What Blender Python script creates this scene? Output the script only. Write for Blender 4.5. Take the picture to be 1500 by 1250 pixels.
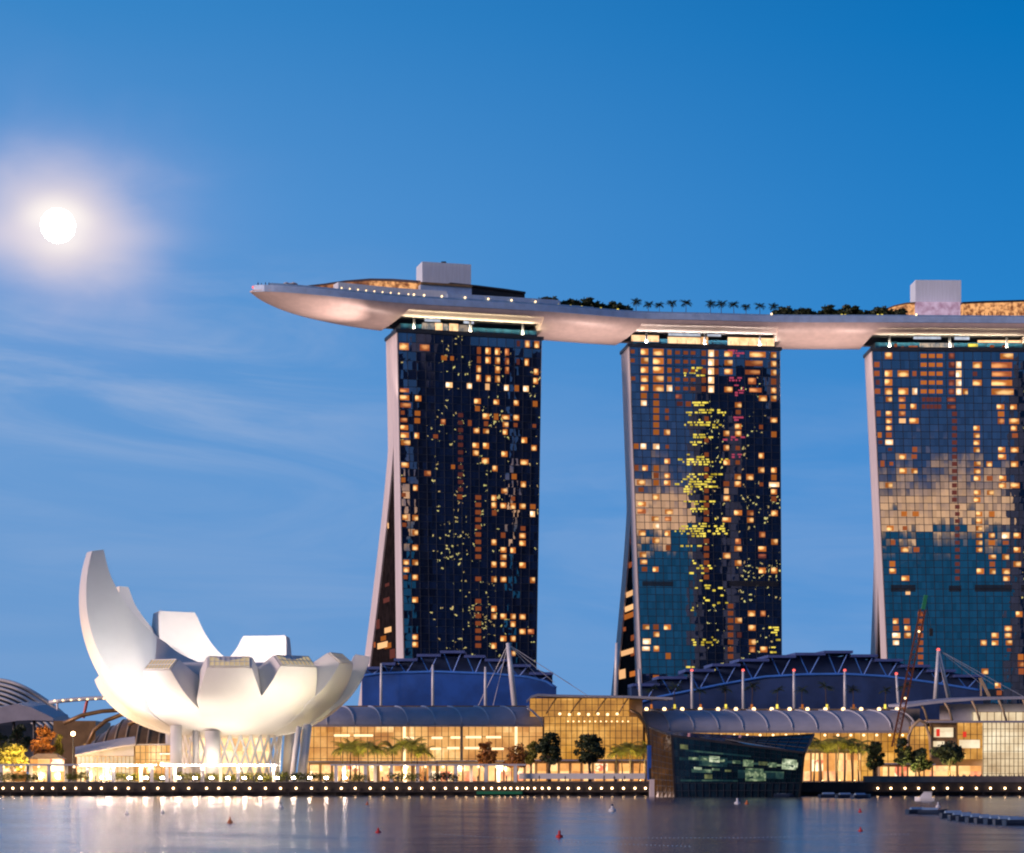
import bpy, bmesh, math, random
from mathutils import Vector, Matrix
R = math.radians
rnd = random.Random(7)
for o in list(bpy.data.objects):
    bpy.data.objects.remove(o)
sc = bpy.context.scene
col = sc.collection
# ------------------------------------------------------------------ camera
FPX, HZ, CH = 3300.0, 1132.0, 6.0          # focal length in photo pixels, horizon row, eye height (m)
cam = bpy.data.cameras.new('camera')
cam.sensor_width = 36.0
cam.lens = 36.0 * FPX / 1500.0
cam.shift_y = (HZ - 625.0) / 1500.0
cam.clip_start = 1.0
cam.clip_end = 60000.0
camo = bpy.data.objects.new('camera', cam)
col.objects.link(camo)
camo.location = (0, 0, CH)
camo.rotation_euler = (R(90), 0, 0)
sc.camera = camo
sc.view_settings.view_transform = 'Standard'
sc.view_settings.look = 'None'
sc.view_settings.exposure = 0.0
sc.view_settings.gamma = 1.0
sc.cycles.use_denoising = True
sc.cycles.max_bounces = 6
sc.cycles.diffuse_bounces = 2
sc.cycles.glossy_bounces = 3
sc.cycles.transmission_bounces = 4
sc.cycles.sample_clamp_indirect = 6.0
sc.cycles.sample_clamp_direct = 120.0
sc.cycles.filter_width = 2.1
sc.cycles.caustics_reflective = False
sc.cycles.caustics_refractive = False


def s2l(r, g, b):
    f = lambda c: c / 12.92 if c <= 0.04045 else ((c + 0.055) / 1.055) ** 2.4
    return (f(r / 255), f(g / 255), f(b / 255))


class NT:
    """small helper to write node trees as expressions"""
    def __init__(s, tree):
        s.t = tree; s.n = tree.nodes; s.l = tree.links
        s.n.clear()
    def node(s, typ, **kw):
        n = s.n.new(typ)
        for k, v in kw.items():
            setattr(n, k, v)
        return n
    def put(s, sock, v):
        if isinstance(v, bpy.types.NodeSocket):
            s.l.new(v, sock)
        elif v is not None:
            if isinstance(v, (tuple, list)) and len(v) == 3 and sock.type == 'RGBA':
                v = (*v, 1)
            sock.default_value = v
    def m(s, op, a, b=None, c=None, clamp=False):
        n = s.node('ShaderNodeMath', operation=op, use_clamp=clamp)
        for i, v in enumerate((a, b, c)):
            if v is not None:
                s.put(n.inputs[i], v)
        return n.outputs[0]
    def vm(s, op, a, b=None, scale=None):
        n = s.node('ShaderNodeVectorMath', operation=op)
        s.put(n.inputs[0], a)
        if b is not None: s.put(n.inputs[1], b)
        if scale is not None: s.put(n.inputs['Scale'], scale)
        return n.outputs['Value'] if op in ('DOT_PRODUCT', 'LENGTH') else n.outputs[0]
    def ss(s, x, a, b, lo=0.0, hi=1.0):
        n = s.node('ShaderNodeMapRange', interpolation_type='SMOOTHSTEP')
        for i, v in enumerate((x, a, b, lo, hi)):
            s.put(n.inputs[i], v)
        return n.outputs[0]
    def mix(s, f, a, b, typ='MIX'):
        n = s.node('ShaderNodeMix', data_type='RGBA', blend_type=typ, clamp_factor=True)
        s.put(n.inputs[0], f); s.put(n.inputs[6], a); s.put(n.inputs[7], b)
        return n.outputs[2]
    def ramp(s, f, stops, interp='LINEAR'):
        n = s.node('ShaderNodeValToRGB')
        n.color_ramp.interpolation = interp
        e = n.color_ramp.elements
        while len(e) > 1: e.remove(e[-1])
        e[0].position = stops[0][0]; e[0].color = (*stops[0][1], 1)
        for p, c in stops[1:]:
            k = e.new(p); k.color = (*c, 1)
        s.put(n.inputs[0], f)
        return n.outputs[0]
    def noise(s, vec, scale=5, detail=3, rough=0.5, dist=0.0, out=0):
        n = s.node('ShaderNodeTexNoise')
        if vec is not None: s.put(n.inputs['Vector'], vec)
        n.inputs['Scale'].default_value = scale; n.inputs['Detail'].default_value = detail
        n.inputs['Roughness'].default_value = rough; n.inputs['Distortion'].default_value = dist
        return n.outputs[out]
    def xyz(s, x, y, z):
        n = s.node('ShaderNodeCombineXYZ')
        for i, v in enumerate((x, y, z)): s.put(n.inputs[i], v)
        return n.outputs[0]
    def sep(s, v):
        n = s.node('ShaderNodeSeparateXYZ'); s.put(n.inputs[0], v)
        return n.outputs


# ------------------------------------------------------------------ sky (dusk, moon behind thin cloud, golden afterglow to the west)
SUN_AZ, SUN_EL = R(244), R(3.0)      # the sun has just gone down behind and to the left of the camera
moon_dir = Vector(((85 - 750) / FPX, 1.0, (HZ - 330) / FPX)).normalized()
world = bpy.data.worlds.new('World'); sc.world = world; world.use_nodes = True
g = NT(world.node_tree)
D = g.node('ShaderNodeTexCoord').outputs['Generated']
D = g.vm('NORMALIZE', D)
dx, dy, dz = g.sep(D)
K = 1.0 / 0.8
lramp = g.ramp(g.m('MULTIPLY', dz, K), [(0.0, s2l(116, 158, 207)), (0.07 * K, s2l(107, 155, 209)), (0.15 * K, s2l(99, 153, 211)),
      (0.24 * K, s2l(88, 150, 212)), (0.32 * K, s2l(56, 134, 200)), (0.45 * K, s2l(20, 92, 160)), (0.72 * K, s2l(10, 62, 118))])
rramp = g.ramp(g.m('MULTIPLY', dz, K), [(0.0, s2l(98, 153, 213)), (0.06 * K, s2l(86, 148, 212)), (0.13 * K, s2l(70, 142, 211)),
      (0.20 * K, s2l(36, 130, 203)), (0.31 * K, s2l(0, 113, 186)), (0.45 * K, s2l(0, 80, 148)), (0.72 * K, s2l(8, 58, 115))])
front = g.mix(g.ss(dx, -0.26, 0.26), lramp, rramp)
# thin streaks of cloud low on the left
cv = g.xyz(g.m('MULTIPLY', dx, 5.0), g.m('MULTIPLY', dy, 5.0), g.m('ADD', g.m('MULTIPLY', dz, 30.0), g.m('MULTIPLY', dx, 1.8)))
cn = g.noise(cv, 1.0, 6, 0.60, 0.9)
cmask = g.m('MULTIPLY', g.m('MULTIPLY', g.ss(dz, 0.10, 0.165), g.ss(dz, 0.235, 0.185)), g.ss(dx, 0.02, -0.14))
cmask2 = g.m('MULTIPLY', g.m('MULTIPLY', g.ss(dz, 0.02, 0.07), g.ss(dz, 0.20, 0.12)), 0.35)
cm = g.m('MAXIMUM', cmask, cmask2)
front = g.mix(g.m('MULTIPLY', g.m('MULTIPLY', g.ss(cn, 0.36, 0.74), cm), 0.62), front, s2l(164, 184, 218))
# moonlit thin cloud round the moon
hn = g.noise(g.xyz(g.m('MULTIPLY', dx, 16.0), 0.0, g.m('MULTIPLY', dz, 30.0)), 1.0, 4, 0.5, 0.5)
mx = g.m('SUBTRACT', dx, moon_dir.x); mz = g.m('SUBTRACT', dz, moon_dir.z)
mzz = g.m('MULTIPLY', mz, 1.12)
mxx = g.m('MULTIPLY', mx, 0.86)
mr = g.m('SQRT', g.m('ADD', g.m('MULTIPLY', mxx, mxx), g.m('MULTIPLY', mzz, mzz)))
mr0 = g.m('DIVIDE', mr, g.ss(dy, 0.0, 0.3, 0.001, 1.0))
mr = g.m('MULTIPLY', mr, g.m('ADD', 0.62, g.m('MULTIPLY', hn, 0.80)))
mr = g.m('DIVIDE', mr, g.ss(dy, 0.0, 0.3, 0.001, 1.0))
gs = lambda w: g.m('EXPONENT', g.m('MULTIPLY', g.m('POWER', g.m('DIVIDE', mr, w / FPX), 2.0), -1.0))
front = g.mix(g.m('MULTIPLY', gs(170), 0.30), front, s2l(150, 168, 220))
front = g.mix(g.m('MULTIPLY', gs(104), 0.45), front, s2l(202, 192, 228))
front = g.mix(g.m('MULTIPLY', gs(80), 0.92), front, s2l(246, 230, 226))
core = g.m('EXPONENT', g.m('MULTIPLY', g.m('POWER', g.m('DIVIDE', mr0, 37.0 / FPX), 3.0), -1.0))
front = g.mix(core, front, (1.1, 1.03, 0.97))
# a streak of cloud to the right of the moon
sv = g.m('SUBTRACT', g.m('SUBTRACT', dz, moon_dir.z - 0.004), g.m('MULTIPLY', mx, 0.02))
st = g.m('MULTIPLY', g.m('EXPONENT', g.m('MULTIPLY', g.m('POWER', g.m('DIVIDE', sv, 0.006), 2.0), -1.0)), g.m('EXPONENT', g.m('MULTIPLY', g.m('POWER', g.m('DIVIDE', mx, 0.034), 2.0), -1.0)))
front = g.mix(g.m('MULTIPLY', g.m('MULTIPLY', st, 0.6), g.ss(hn, 0.25, 0.6)), front, s2l(225, 215, 228))
# western sky
bn = g.noise(g.xyz(g.m('MULTIPLY', dx, 4.0), g.m('MULTIPLY', dy, 4.0), g.m('MULTIPLY', dz, 60.0)), 1.0, 5, 0.55, 0.4)
bz = g.m('ADD', dz, g.m('MULTIPLY', g.m('SUBTRACT', bn, 0.5), 0.028))
back = g.ramp(g.m('MULTIPLY', bz, 2.0), [(0.0, (0.02, 0.16, 0.32)), (0.126, (0.02, 0.17, 0.34)), (0.139, (0.8, 0.50, 0.34)), (0.149, (2.3, 1.25, 0.62)),
      (0.166, (2.2, 1.18, 0.60)), (0.183, (0.60, 0.42, 0.40)), (0.205, (0.08, 0.16, 0.36)), (0.30, (0.04, 0.14, 0.34)), (0.5, (0.05, 0.15, 0.38)), (1.0, (0.02, 0.08, 0.22))])
skyc = g.mix(g.ss(dy, 0.35, -0.25), front, back)
below = g.ss(dz, -0.01, -0.06)
skyc = g.mix(below, skyc, (0.02, 0.05, 0.09))
nish = g.node('ShaderNodeTexSky', sky_type='NISHITA', sun_disc=False, sun_elevation=R(-4.0), sun_rotation=SUN_AZ)
b1 = g.node('ShaderNodeBackground'); g.put(b1.inputs[0], nish.outputs[0]); b1.inputs[1].default_value = 0.10
b2 = g.node('ShaderNodeBackground'); g.put(b2.inputs[0], skyc); b2.inputs[1].default_value = 1.0
ad = g.node('ShaderNodeAddShader'); g.l.new(b1.outputs[0], ad.inputs[0]); g.l.new(b2.outputs[0], ad.inputs[1])
wo = g.node('ShaderNodeOutputWorld'); g.l.new(ad.outputs[0], wo.inputs[0])
world.cycles.sampling_method = 'MANUAL'
world.cycles.sample_map_resolution = 1024
# ------------------------------------------------------------------ sun: soft afterglow from the west
sl = bpy.data.lights.new('sun', 'SUN'); sl.energy = 2.7; sl.angle = R(14); sl.color = (1.0, 0.70, 0.62)
so = bpy.data.objects.new('sun', sl); col.objects.link(so)
sun_from = Vector((math.sin(SUN_AZ) * math.cos(R(9)), math.cos(SUN_AZ) * math.cos(R(9)), math.sin(R(9))))
so.rotation_euler = (-sun_from).to_track_quat('-Z', 'Y').to_euler()
so.location = sun_from * 500


# ------------------------------------------------------------------ mesh and object helpers
def W(px, py, Y):
    return Vector(((px - 750.0) * Y / FPX, Y, CH + (HZ - py) * Y / FPX))
def WX(px, Y): return (px - 750.0) * Y / FPX
def WZ(py, Y): return CH + (HZ - py) * Y / FPX
GZ = 3.5                                         # height of the promenade above the water

ROOT = {}
KIDS = {}
class MB:
    def __init__(s): s.v = []; s.f = []; s.uv = {}
    def add(s, vs, fs):
        b = len(s.v); s.v += [tuple(p) for p in vs]; s.f += [tuple(b + i for i in q) for q in fs]
        return s
    def poly(s, *pts): return s.add(pts, [tuple(range(len(pts)))])
    def box(s, x0, x1, y0, y1, z0, z1):
        return s.add([(x0, y0, z0), (x1, y0, z0), (x1, y1, z0), (x0, y1, z0), (x0, y0, z1), (x1, y0, z1), (x1, y1, z1), (x0, y1, z1)],
                     [(0, 3, 2, 1), (4, 5, 6, 7), (0, 1, 5, 4), (1, 2, 6, 5), (2, 3, 7, 6), (3, 0, 4, 7)])
    def hexa(s, b, t):
        """prism between bottom loop b and top loop t"""
        n = len(b)
        return s.add(list(b) + list(t), [tuple(reversed(range(n))), tuple(range(n, 2 * n))] + [(i, (i + 1) % n, n + (i + 1) % n, n + i) for i in range(n)])
    def bar(s, p, q, w, h=None, up=(0, 0, 1)):
        """rectangular bar from p to q"""
        p, q = Vector(p), Vector(q); h = w if h is None else h
        d = (q - p).normalized(); u = Vector(up)
        if abs(d.dot(u)) > 0.98: u = Vector((0, 1, 0))
        a = d.cross(u).normalized() * w / 2; b = a.cross(d).normalized() * h / 2
        return s.hexa([p - a - b, p + a - b, p + a + b, p - a + b], [q - a - b, q + a - b, q + a + b, q - a + b])
    def tube(s, pts, rad, n=8, cap=True):
        pts = [Vector(p) for p in pts]
        rads = rad if isinstance(rad, (list, tuple)) else [rad] * len(pts)
        rings = []
        for i, p in enumerate(pts):
            d = (pts[min(i + 1, len(pts) - 1)] - pts[max(i - 1, 0)]).normalized()
            u = Vector((0, 0, 1)) if abs(d.z) < 0.95 else Vector((0, 1, 0))
            a = d.cross(u).normalized(); b = a.cross(d).normalized()
            rings.append([p + (a * math.cos(2 * math.pi * k / n) + b * math.sin(2 * math.pi * k / n)) * rads[i] for k in range(n)])
        return s.loft(rings, True, cap)
    def loft(s, rings, closed=True, cap=True):
        n = len(rings[0]); vs = [p for r in rings for p in r]; fs = []
        for i in range(len(rings) - 1):
            for k in range(n if closed else n - 1):
                a = i * n + k; b = i * n + (k + 1) % n
                fs.append((a, b, b + n, a + n))
        if cap and closed:
            fs.append(tuple(reversed(range(n)))); fs.append(tuple(range((len(rings) - 1) * n, len(rings) * n)))
        return s.add(vs, fs)
    def ball(s, c, r, nu=8, nv=6, sz=1.0):
        c = Vector(c); rings = []
        for i in range(1, nv):
            t = math.pi * i / nv
            rings.append([c + Vector((r * math.sin(t) * math.cos(2 * math.pi * k / nu), r * math.sin(t) * math.sin(2 * math.pi * k / nu), -r * sz * math.cos(t))) for k in range(nu)])
        b = len(s.v)
        s.loft(rings, True, True)
        return s
    def build(s, name, m, parent=None, smooth=False, recalc=True, weld=False, sharp=None):
        me = bpy.data.meshes.new(name)
        me.from_pydata(s.v, [], s.f)
        if recalc or weld:
            bm = bmesh.new(); bm.from_mesh(me)
            if weld: bmesh.ops.remove_doubles(bm, verts=bm.verts, dist=0.001)
            if recalc: bmesh.ops.recalc_face_normals(bm, faces=bm.faces)
            if sharp:
                for e in bm.edges: e.smooth = not (len(e.link_faces) == 2 and e.calc_face_angle(0) > R(sharp))
            bm.to_mesh(me); bm.free()
        if smooth or sharp:
            me.polygons.foreach_set('use_smooth', [True] * len(me.polygons))
        me.materials.append(m)
        return link(bpy.data.objects.new(name, me), parent)
def link(o, parent=None):
    col.objects.link(o)
    if parent is not None:
        o.parent = parent
        KIDS.setdefault(parent, []).append(o)
        if parent in ROOT:
            o.matrix_parent_inverse = Matrix.Translation(-ROOT[parent])
    return o
def tag(o, label=None, cat=None, group=None, kind=None):
    if label: o['label'] = label
    if cat: o['category'] = cat
    if group: o['group'] = group
    if kind: o['kind'] = kind
    return o
def thing(name, label, cat, loc=(0, 0, 0), group=None):
    o = bpy.data.objects.new(name, None); col.objects.link(o)
    o.empty_display_size = 0.5
    o.location = loc; ROOT[o] = Vector(loc)
    return tag(o, label, cat, group)
def dup(root, loc, rz=0.0, scale=1.0, label=None, group=None):
    r = root.copy(); col.objects.link(r)
    r.location = loc; r.rotation_euler = (0, 0, rz)
    r.scale = (scale, scale, scale) if not isinstance(scale, tuple) else scale
    if label: r['label'] = label
    if group: r['group'] = group
    def rec(a, b):
        for ch in KIDS.get(a, []):
            c = ch.copy(); col.objects.link(c); c.parent = b; c.matrix_parent_inverse = ch.matrix_parent_inverse.copy()
            KIDS.setdefault(b, []).append(c)
            rec(ch, c)
    rec(root, r)
    return r
def place(root, loc, rz=0.0, scale=1.0):
    root.location = loc; root.rotation_euler = (0, 0, rz)
    root.scale = (scale, scale, scale) if not isinstance(scale, tuple) else scale
    return root


# ------------------------------------------------------------------ materials
def mat(name, c, rough=0.5, metal=0.0, var=0.15, nscale=0.3, spec=0.5, bump=0.0, streak=None):
    m = bpy.data.materials.new(name); m.use_nodes = True
    t = NT(m.node_tree)
    p = t.node('ShaderNodeBsdfPrincipled'); o = t.node('ShaderNodeOutputMaterial'); t.l.new(p.outputs[0], o.inputs[0])
    co = t.node('ShaderNodeTexCoord').outputs['Object']
    if streak: co = t.vm('MULTIPLY', co, streak)
    nz = t.noise(co, nscale, 5, 0.6)
    lo = tuple(x * (1 - var) for x in c); hi = tuple(min(1, x * (1 + var)) for x in c)
    t.put(p.inputs['Base Color'], t.mix(t.ss(nz, 0.3, 0.7), lo, hi))
    t.put(p.inputs['Roughness'], t.m('ADD', rough - 0.06, t.m('MULTIPLY', nz, 0.12)))
    p.inputs['Metallic'].default_value = metal
    p.inputs['Specular IOR Level'].default_value = spec
    if bump:
        b = t.node('ShaderNodeBump'); b.inputs['Strength'].default_value = bump; b.inputs['Distance'].default_value = 0.1
        t.put(b.inputs['Height'], nz); t.l.new(b.outputs[0], p.inputs['Normal'])
    return m
def emat(name, c, strength, var=0.0, scale=0.5, sample=True, c2=None):
    """something that gives off light"""
    m = bpy.data.materials.new(name); m.use_nodes = True
    t = NT(m.node_tree)
    e = t.node('ShaderNodeEmission'); o = t.node('ShaderNodeOutputMaterial'); t.l.new(e.outputs[0], o.inputs[0])
    e.inputs[1].default_value = strength
    if var:
        co = t.node('ShaderNodeTexCoord').outputs['Object']
        rn = t.node('ShaderNodeObjectInfo').outputs['Random']
        co = t.vm('ADD', co, t.xyz(t.m('MULTIPLY', rn, 91.0), t.m('MULTIPLY', rn, 37.0), 0.0))
        nz = t.noise(co, scale, 3, 0.6)
        c2 = c2 or tuple(x * 0.3 for x in c)
        cc = t.mix(t.ss(nz, 0.5 - 0.2, 0.5 + 0.15), c2, c)
        k = t.m('ADD', 1.0 - var, t.m('MULTIPLY', rn, 2 * var))
        cc = t.mix(1.0, cc, t.xyz(k, k, k), 'MULTIPLY')
        t.put(e.inputs[0], cc)
    else:
        e.inputs[0].default_value = (*c, 1)
    if not sample: m.cycles.emission_sampling = 'NONE'
    return m
def lamp(name, typ, loc, target, power, color, size=1.0, spot=R(70), blend=0.6, parent=None):
    l = bpy.data.lights.new(name, typ); l.energy = power; l.color = color
    if typ == 'SPOT': l.spot_size = spot; l.spot_blend = blend; l.shadow_soft_size = size
    if typ == 'AREA': l.shape = 'RECTANGLE'; l.size = size[0]; l.size_y = size[1]
    if typ == 'POINT': l.shadow_soft_size = size
    o = bpy.data.objects.new(name, l)
    o.location = loc
    if target is not None:
        o.rotation_euler = (Vector(target) - Vector(loc)).to_track_quat('-Z', 'Y').to_euler()
    link(o, parent)
    return o

def glass_panel_mat(name, tint, body, refl, tilt=0.004, bias=-0.018, wob=0.004, rowtilt=0.008):
    """coated curtain-wall glass: every pane sits at its own tiny angle, so what it mirrors breaks up pane by pane"""
    m = bpy.data.materials.new(name); m.use_nodes = True
    t = NT(m.node_tree)
    uv = t.node('ShaderNodeUVMap', uv_map='UVMap').outputs[0]
    fl = t.vm('FLOOR', uv)
    wn = t.node('ShaderNodeTexWhiteNoise', noise_dimensions='3D'); t.put(wn.inputs[0], fl)
    rv = t.vm('SUBTRACT', wn.outputs['Color'], (0.5, 0.5, 0.5))
    ux, uy, uz = t.sep(fl); w1 = t.node('ShaderNodeTexWhiteNoise', noise_dimensions='2D'); t.put(w1.inputs[0], t.xyz(t.m('FLOOR', t.m('DIVIDE', ux, 4.0)), uy, 0.0))
    row = t.m('MULTIPLY', t.m('SUBTRACT', w1.outputs['Value'], 0.5), rowtilt)
    nv = t.vm('SUBTRACT', t.noise(t.vm('MULTIPLY', uv, (0.9, 0.8, 1.0)), 1.0, 2, 0.5, 0.0, 1), (0.5, 0.5, 0.5))
    N = t.node('ShaderNodeNewGeometry').outputs['Normal']
    N = t.vm('ADD', N, t.vm('SCALE', rv, None, tilt)); N = t.vm('ADD', N, t.vm('SCALE', nv, None, wob))
    N = t.vm('NORMALIZE', t.vm('ADD', N, t.xyz(0.0, 0.0, t.m('ADD', row, bias))))
    gl = t.node('ShaderNodeBsdfGlossy'); gl.inputs['Color'].default_value = (*tint, 1); gl.inputs['Roughness'].default_value = 0.0
    t.put(gl.inputs['Normal'], N)
    di = t.node('ShaderNodeBsdfDiffuse'); t.put(di.inputs[0], t.mix(wn.outputs['Value'], tuple(x * 0.6 for x in body), tuple(x * 1.4 for x in body)))
    mx = t.node('ShaderNodeMixShader'); t.put(mx.inputs[0], t.m('ADD', refl * 0.85, t.m('MULTIPLY', wn.outputs['Value'], refl * 0.3)))
    t.l.new(di.outputs[0], mx.inputs[1]); t.l.new(gl.outputs[0], mx.inputs[2])
    o = t.node('ShaderNodeOutputMaterial'); t.l.new(mx.outputs[0], o.inputs[0])
    return m
def interior_mat(name, stops, cell, strength, nmix=0.5, sample=True, gloss=0.08, nsc=0.13):
    """lit rooms and halls seen through glass: brightness changes from bay to bay"""
    m = bpy.data.materials.new(name); m.use_nodes = True
    t = NT(m.node_tree)
    co = t.node('ShaderNodeTexCoord').outputs['Object']
    q = t.vm('FLOOR', t.vm('DIVIDE', co, cell))
    wn = t.node('ShaderNodeTexWhiteNoise', noise_dimensions='3D'); t.put(wn.inputs[0], q)
    nz = t.noise(co, nsc, 5, 0.65)
    x, y, z = t.sep(co)
    f = t.m('ADD', t.m('MULTIPLY', wn.outputs['Value'], 1 - nmix), t.m('MULTIPLY', t.ss(nz, 0.28, 0.72), nmix))
    c = t.ramp(f, stops)
    e = t.node('ShaderNodeEmission'); t.put(e.inputs[0], c); e.inputs[1].default_value = strength
    gl = t.node('ShaderNodeBsdfGlossy'); gl.inputs['Roughness'].default_value = 0.08; gl.inputs['Color'].default_value = (gloss, gloss, gloss, 1)
    ad = t.node('ShaderNodeAddShader'); t.l.new(e.outputs[0], ad.inputs[0]); t.l.new(gl.outputs[0], ad.inputs[1])
    o = t.node('ShaderNodeOutputMaterial'); t.l.new(ad.outputs[0], o.inputs[0])
    if not sample: m.cycles.emission_sampling = 'NONE'
    return m
def water_mat():
    m = bpy.data.materials.new('bay_water'); m.use_nodes = True
    t = NT(m.node_tree)
    o = t.node('ShaderNodeOutputMaterial')
    co = t.node('ShaderNodeTexCoord').outputs['Object']
    gl = t.node('ShaderNodeBsdfGlossy'); di = t.node('ShaderNodeBsdfDiffuse'); di.inputs[0].default_value = (0.006, 0.026, 0.080, 1)
    nb = t.noise(t.vm('MULTIPLY', co, (0.006, 0.03, 1)), 1.0, 3, 0.55)
    t.put(gl.inputs['Roughness'], t.m('ADD', 0.145, t.m('MULTIPLY', nb, 0.05)))
    fr = t.node('ShaderNodeFresnel'); fr.inputs['IOR'].default_value = 1.33
    mx = t.node('ShaderNodeMixShader'); t.put(mx.inputs[0], t.m('MULTIPLY', fr.outputs[0], 1.0))
    t.l.new(di.outputs[0], mx.inputs[1]); t.l.new(gl.outputs[0], mx.inputs[2]); t.l.new(mx.outputs[0], o.inputs[0])
    return m

M = {}
M['white'] = mat('white_cladding', (0.80, 0.79, 0.77), 0.42, 0, 0.04, 0.15)
M['petal'] = mat('white_composite_panel', (0.80, 0.79, 0.775), 0.45, 0, 0.035, 0.09, bump=0.02)
M['endwall'] = mat('pale_stone_panel', (0.74, 0.66, 0.65), 0.55, 0, 0.08, 0.2, streak=(1, 1, 0.15))
M['atrium'] = mat('dark_atrium_glass', (0.016, 0.012, 0.012), 0.9, 0, 0.5, 0.3, spec=0.02)
M['mullion'] = mat('dark_aluminium', (0.03, 0.04, 0.06), 0.5, 0.3, 0.2)
M['steel'] = mat('painted_white_steel', (0.70, 0.71, 0.74), 0.4, 0.1, 0.06)
M['hull'] = mat('pinkish_metal_panel', (0.74, 0.58, 0.53), 0.42, 0.05, 0.07, 0.35)
M['hullband'] = mat('blue_grey_fascia', (0.44, 0.60, 0.82), 0.3, 0.2, 0.1)
M['deck'] = mat('timber_deck', (0.20, 0.14, 0.10), 0.7, 0, 0.2)
M['core'] = mat('pale_grey_louvre', (0.70, 0.79, 0.90), 0.6, 0, 0.06, 0.6, streak=(3, 3, 0.2))
M['darkglass'] = mat('dark_glass', (0.012, 0.03, 0.05), 0.08, 0.0, 0.3, 0.4, spec=0.8)
M['tealglass'] = mat('teal_glass', (0.03, 0.12, 0.19), 0.12, 0.2, 0.3, 0.4, spec=0.9)
M['concrete'] = mat('quay_concrete', (0.035, 0.03, 0.03), 0.8, 0, 0.3, 0.4, bump=0.2)
M['paving'] = mat('stone_paving', (0.22, 0.19, 0.17), 0.7, 0, 0.2, 0.5)
M['land'] = mat('bare_land', (0.08, 0.09, 0.07), 0.9, 0, 0.3, 0.02)
M['vault'] = mat('vault_glass_panel', (0.44, 0.45, 0.52), 0.6, 0.0, 0.08, 0.25, spec=0.4)
M['vaultrib'] = mat('pale_rib', (0.62, 0.64, 0.70), 0.4, 0.2, 0.05)
M['fin'] = mat('blue_lit_fin', (0.06, 0.10, 0.30), 0.5, 0.0, 0.12)  # blue lighting of the fins put into their colour
M['bluewall'] = mat('blue_tinted_cladding', (0.012, 0.085, 0.38), 0.55, 0.0, 0.25, 0.12)  # blue uplighting of the hall put into the wall colour
M['navywall'] = mat('navy_metal_cladding', (0.022, 0.055, 0.17), 0.6, 0.0, 0.25, 0.12)
M['strut'] = mat('blue_lit_strut', (0.06, 0.24, 0.80), 0.5, 0.0, 0.1)  # blue-lit look of the struts put into their colour
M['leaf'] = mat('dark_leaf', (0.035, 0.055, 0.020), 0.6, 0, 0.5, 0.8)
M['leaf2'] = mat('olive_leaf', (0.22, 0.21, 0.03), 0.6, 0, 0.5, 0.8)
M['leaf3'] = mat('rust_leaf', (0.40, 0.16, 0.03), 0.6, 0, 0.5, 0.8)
M['bark'] = mat('bark', (0.10, 0.07, 0.05), 0.9, 0, 0.3, 2.0)
M['sand'] = mat('sand_stone', (0.50, 0.38, 0.24), 0.6, 0, 0.1)
M['roofgrey'] = mat('grey_roof_sheet', (0.38, 0.37, 0.42), 0.45, 0.2, 0.1, 0.2)
M['roofbrown'] = mat('brown_roof_sheet', (0.34, 0.24, 0.20), 0.5, 0.1, 0.1)
M['bronze'] = mat('bronze_shell', (0.30, 0.18, 0.08), 0.4, 0.4, 0.2, 0.3)
M['boat'] = mat('boat_blue', (0.018, 0.035, 0.075), 0.4, 0, 0.2)
M['boatw'] = mat('boat_white', (0.65, 0.68, 0.72), 0.4, 0, 0.06)
M['red'] = mat('red_paint', (0.55, 0.03, 0.03), 0.4, 0, 0.1)
M['orange'] = mat('orange_paint', (0.60, 0.16, 0.03), 0.4, 0, 0.1)
M['rust'] = mat('rust_red_steel', (0.15, 0.045, 0.02), 0.6, 0.2, 0.25)
M['green'] = mat('green_paint', (0.02, 0.22, 0.10), 0.4, 0, 0.1)
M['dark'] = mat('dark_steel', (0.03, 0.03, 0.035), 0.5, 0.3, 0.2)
M['cloth'] = mat('dark_cloth', (0.04, 0.05, 0.09), 0.8, 0, 0.3)
E = {}
def room_mat(name, core, edge, strength, var):
    """a lit hotel room behind its pane: a bright lamp somewhere in a dimmer room"""
    m = bpy.data.materials.new(name); m.use_nodes = True
    t = NT(m.node_tree)
    co = t.node('ShaderNodeTexCoord').outputs['Object']
    rn = t.node('ShaderNodeObjectInfo').outputs['Random']
    wn = t.node('ShaderNodeTexWhiteNoise', noise_dimensions='1D'); t.put(wn.inputs['W'], t.m('MULTIPLY', rn, 517.3))
    off = t.vm('MULTIPLY', t.vm('SUBTRACT', wn.outputs['Color'], (.5, .5, .5)), (.7, 0, .5))
    x, y, z = t.sep(t.vm('ADD', co, off))
    nz = t.noise(t.vm('ADD', co, t.xyz(t.m('MULTIPLY', rn, 91.0), 0.0, 0.0)), 2.2, 3, .6)
    d = t.m('ADD', t.m('SQRT', t.m('ADD', t.m('MULTIPLY', x, x), t.m('MULTIPLY', z, z))), t.m('MULTIPLY', t.m('SUBTRACT', nz, .5), .5))
    c = t.mix(t.ss(d, 0.08, 0.58), core, edge)
    k = t.m('ADD', 1.0 - var, t.m('MULTIPLY', wn.outputs['Value'], 2 * var))
    e = t.node('ShaderNodeEmission'); t.put(e.inputs[0], c); t.put(e.inputs[1], t.m('MULTIPLY', k, strength))
    o = t.node('ShaderNodeOutputMaterial'); t.l.new(e.outputs[0], o.inputs[0])
    m.cycles.emission_sampling = 'NONE'
    return m
E['a'] = room_mat('lit_room_amber', (1.35, 0.78, 0.30), (0.46, 0.13, 0.025), 1.0, 0.30)
E['o'] = room_mat('lit_room_orange', (0.95, 0.38, 0.13), (0.34, 0.085, 0.03), 0.9, 0.35)
E['w'] = room_mat('lit_room_white', (1.6, 1.25, 0.90), (0.95, 0.50, 0.22), 1.1, 0.2)
E['r'] = room_mat('lit_room_red', (0.40, 0.11, 0.06), (0.13, 0.035, 0.03), 0.9, 0.3)
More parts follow.
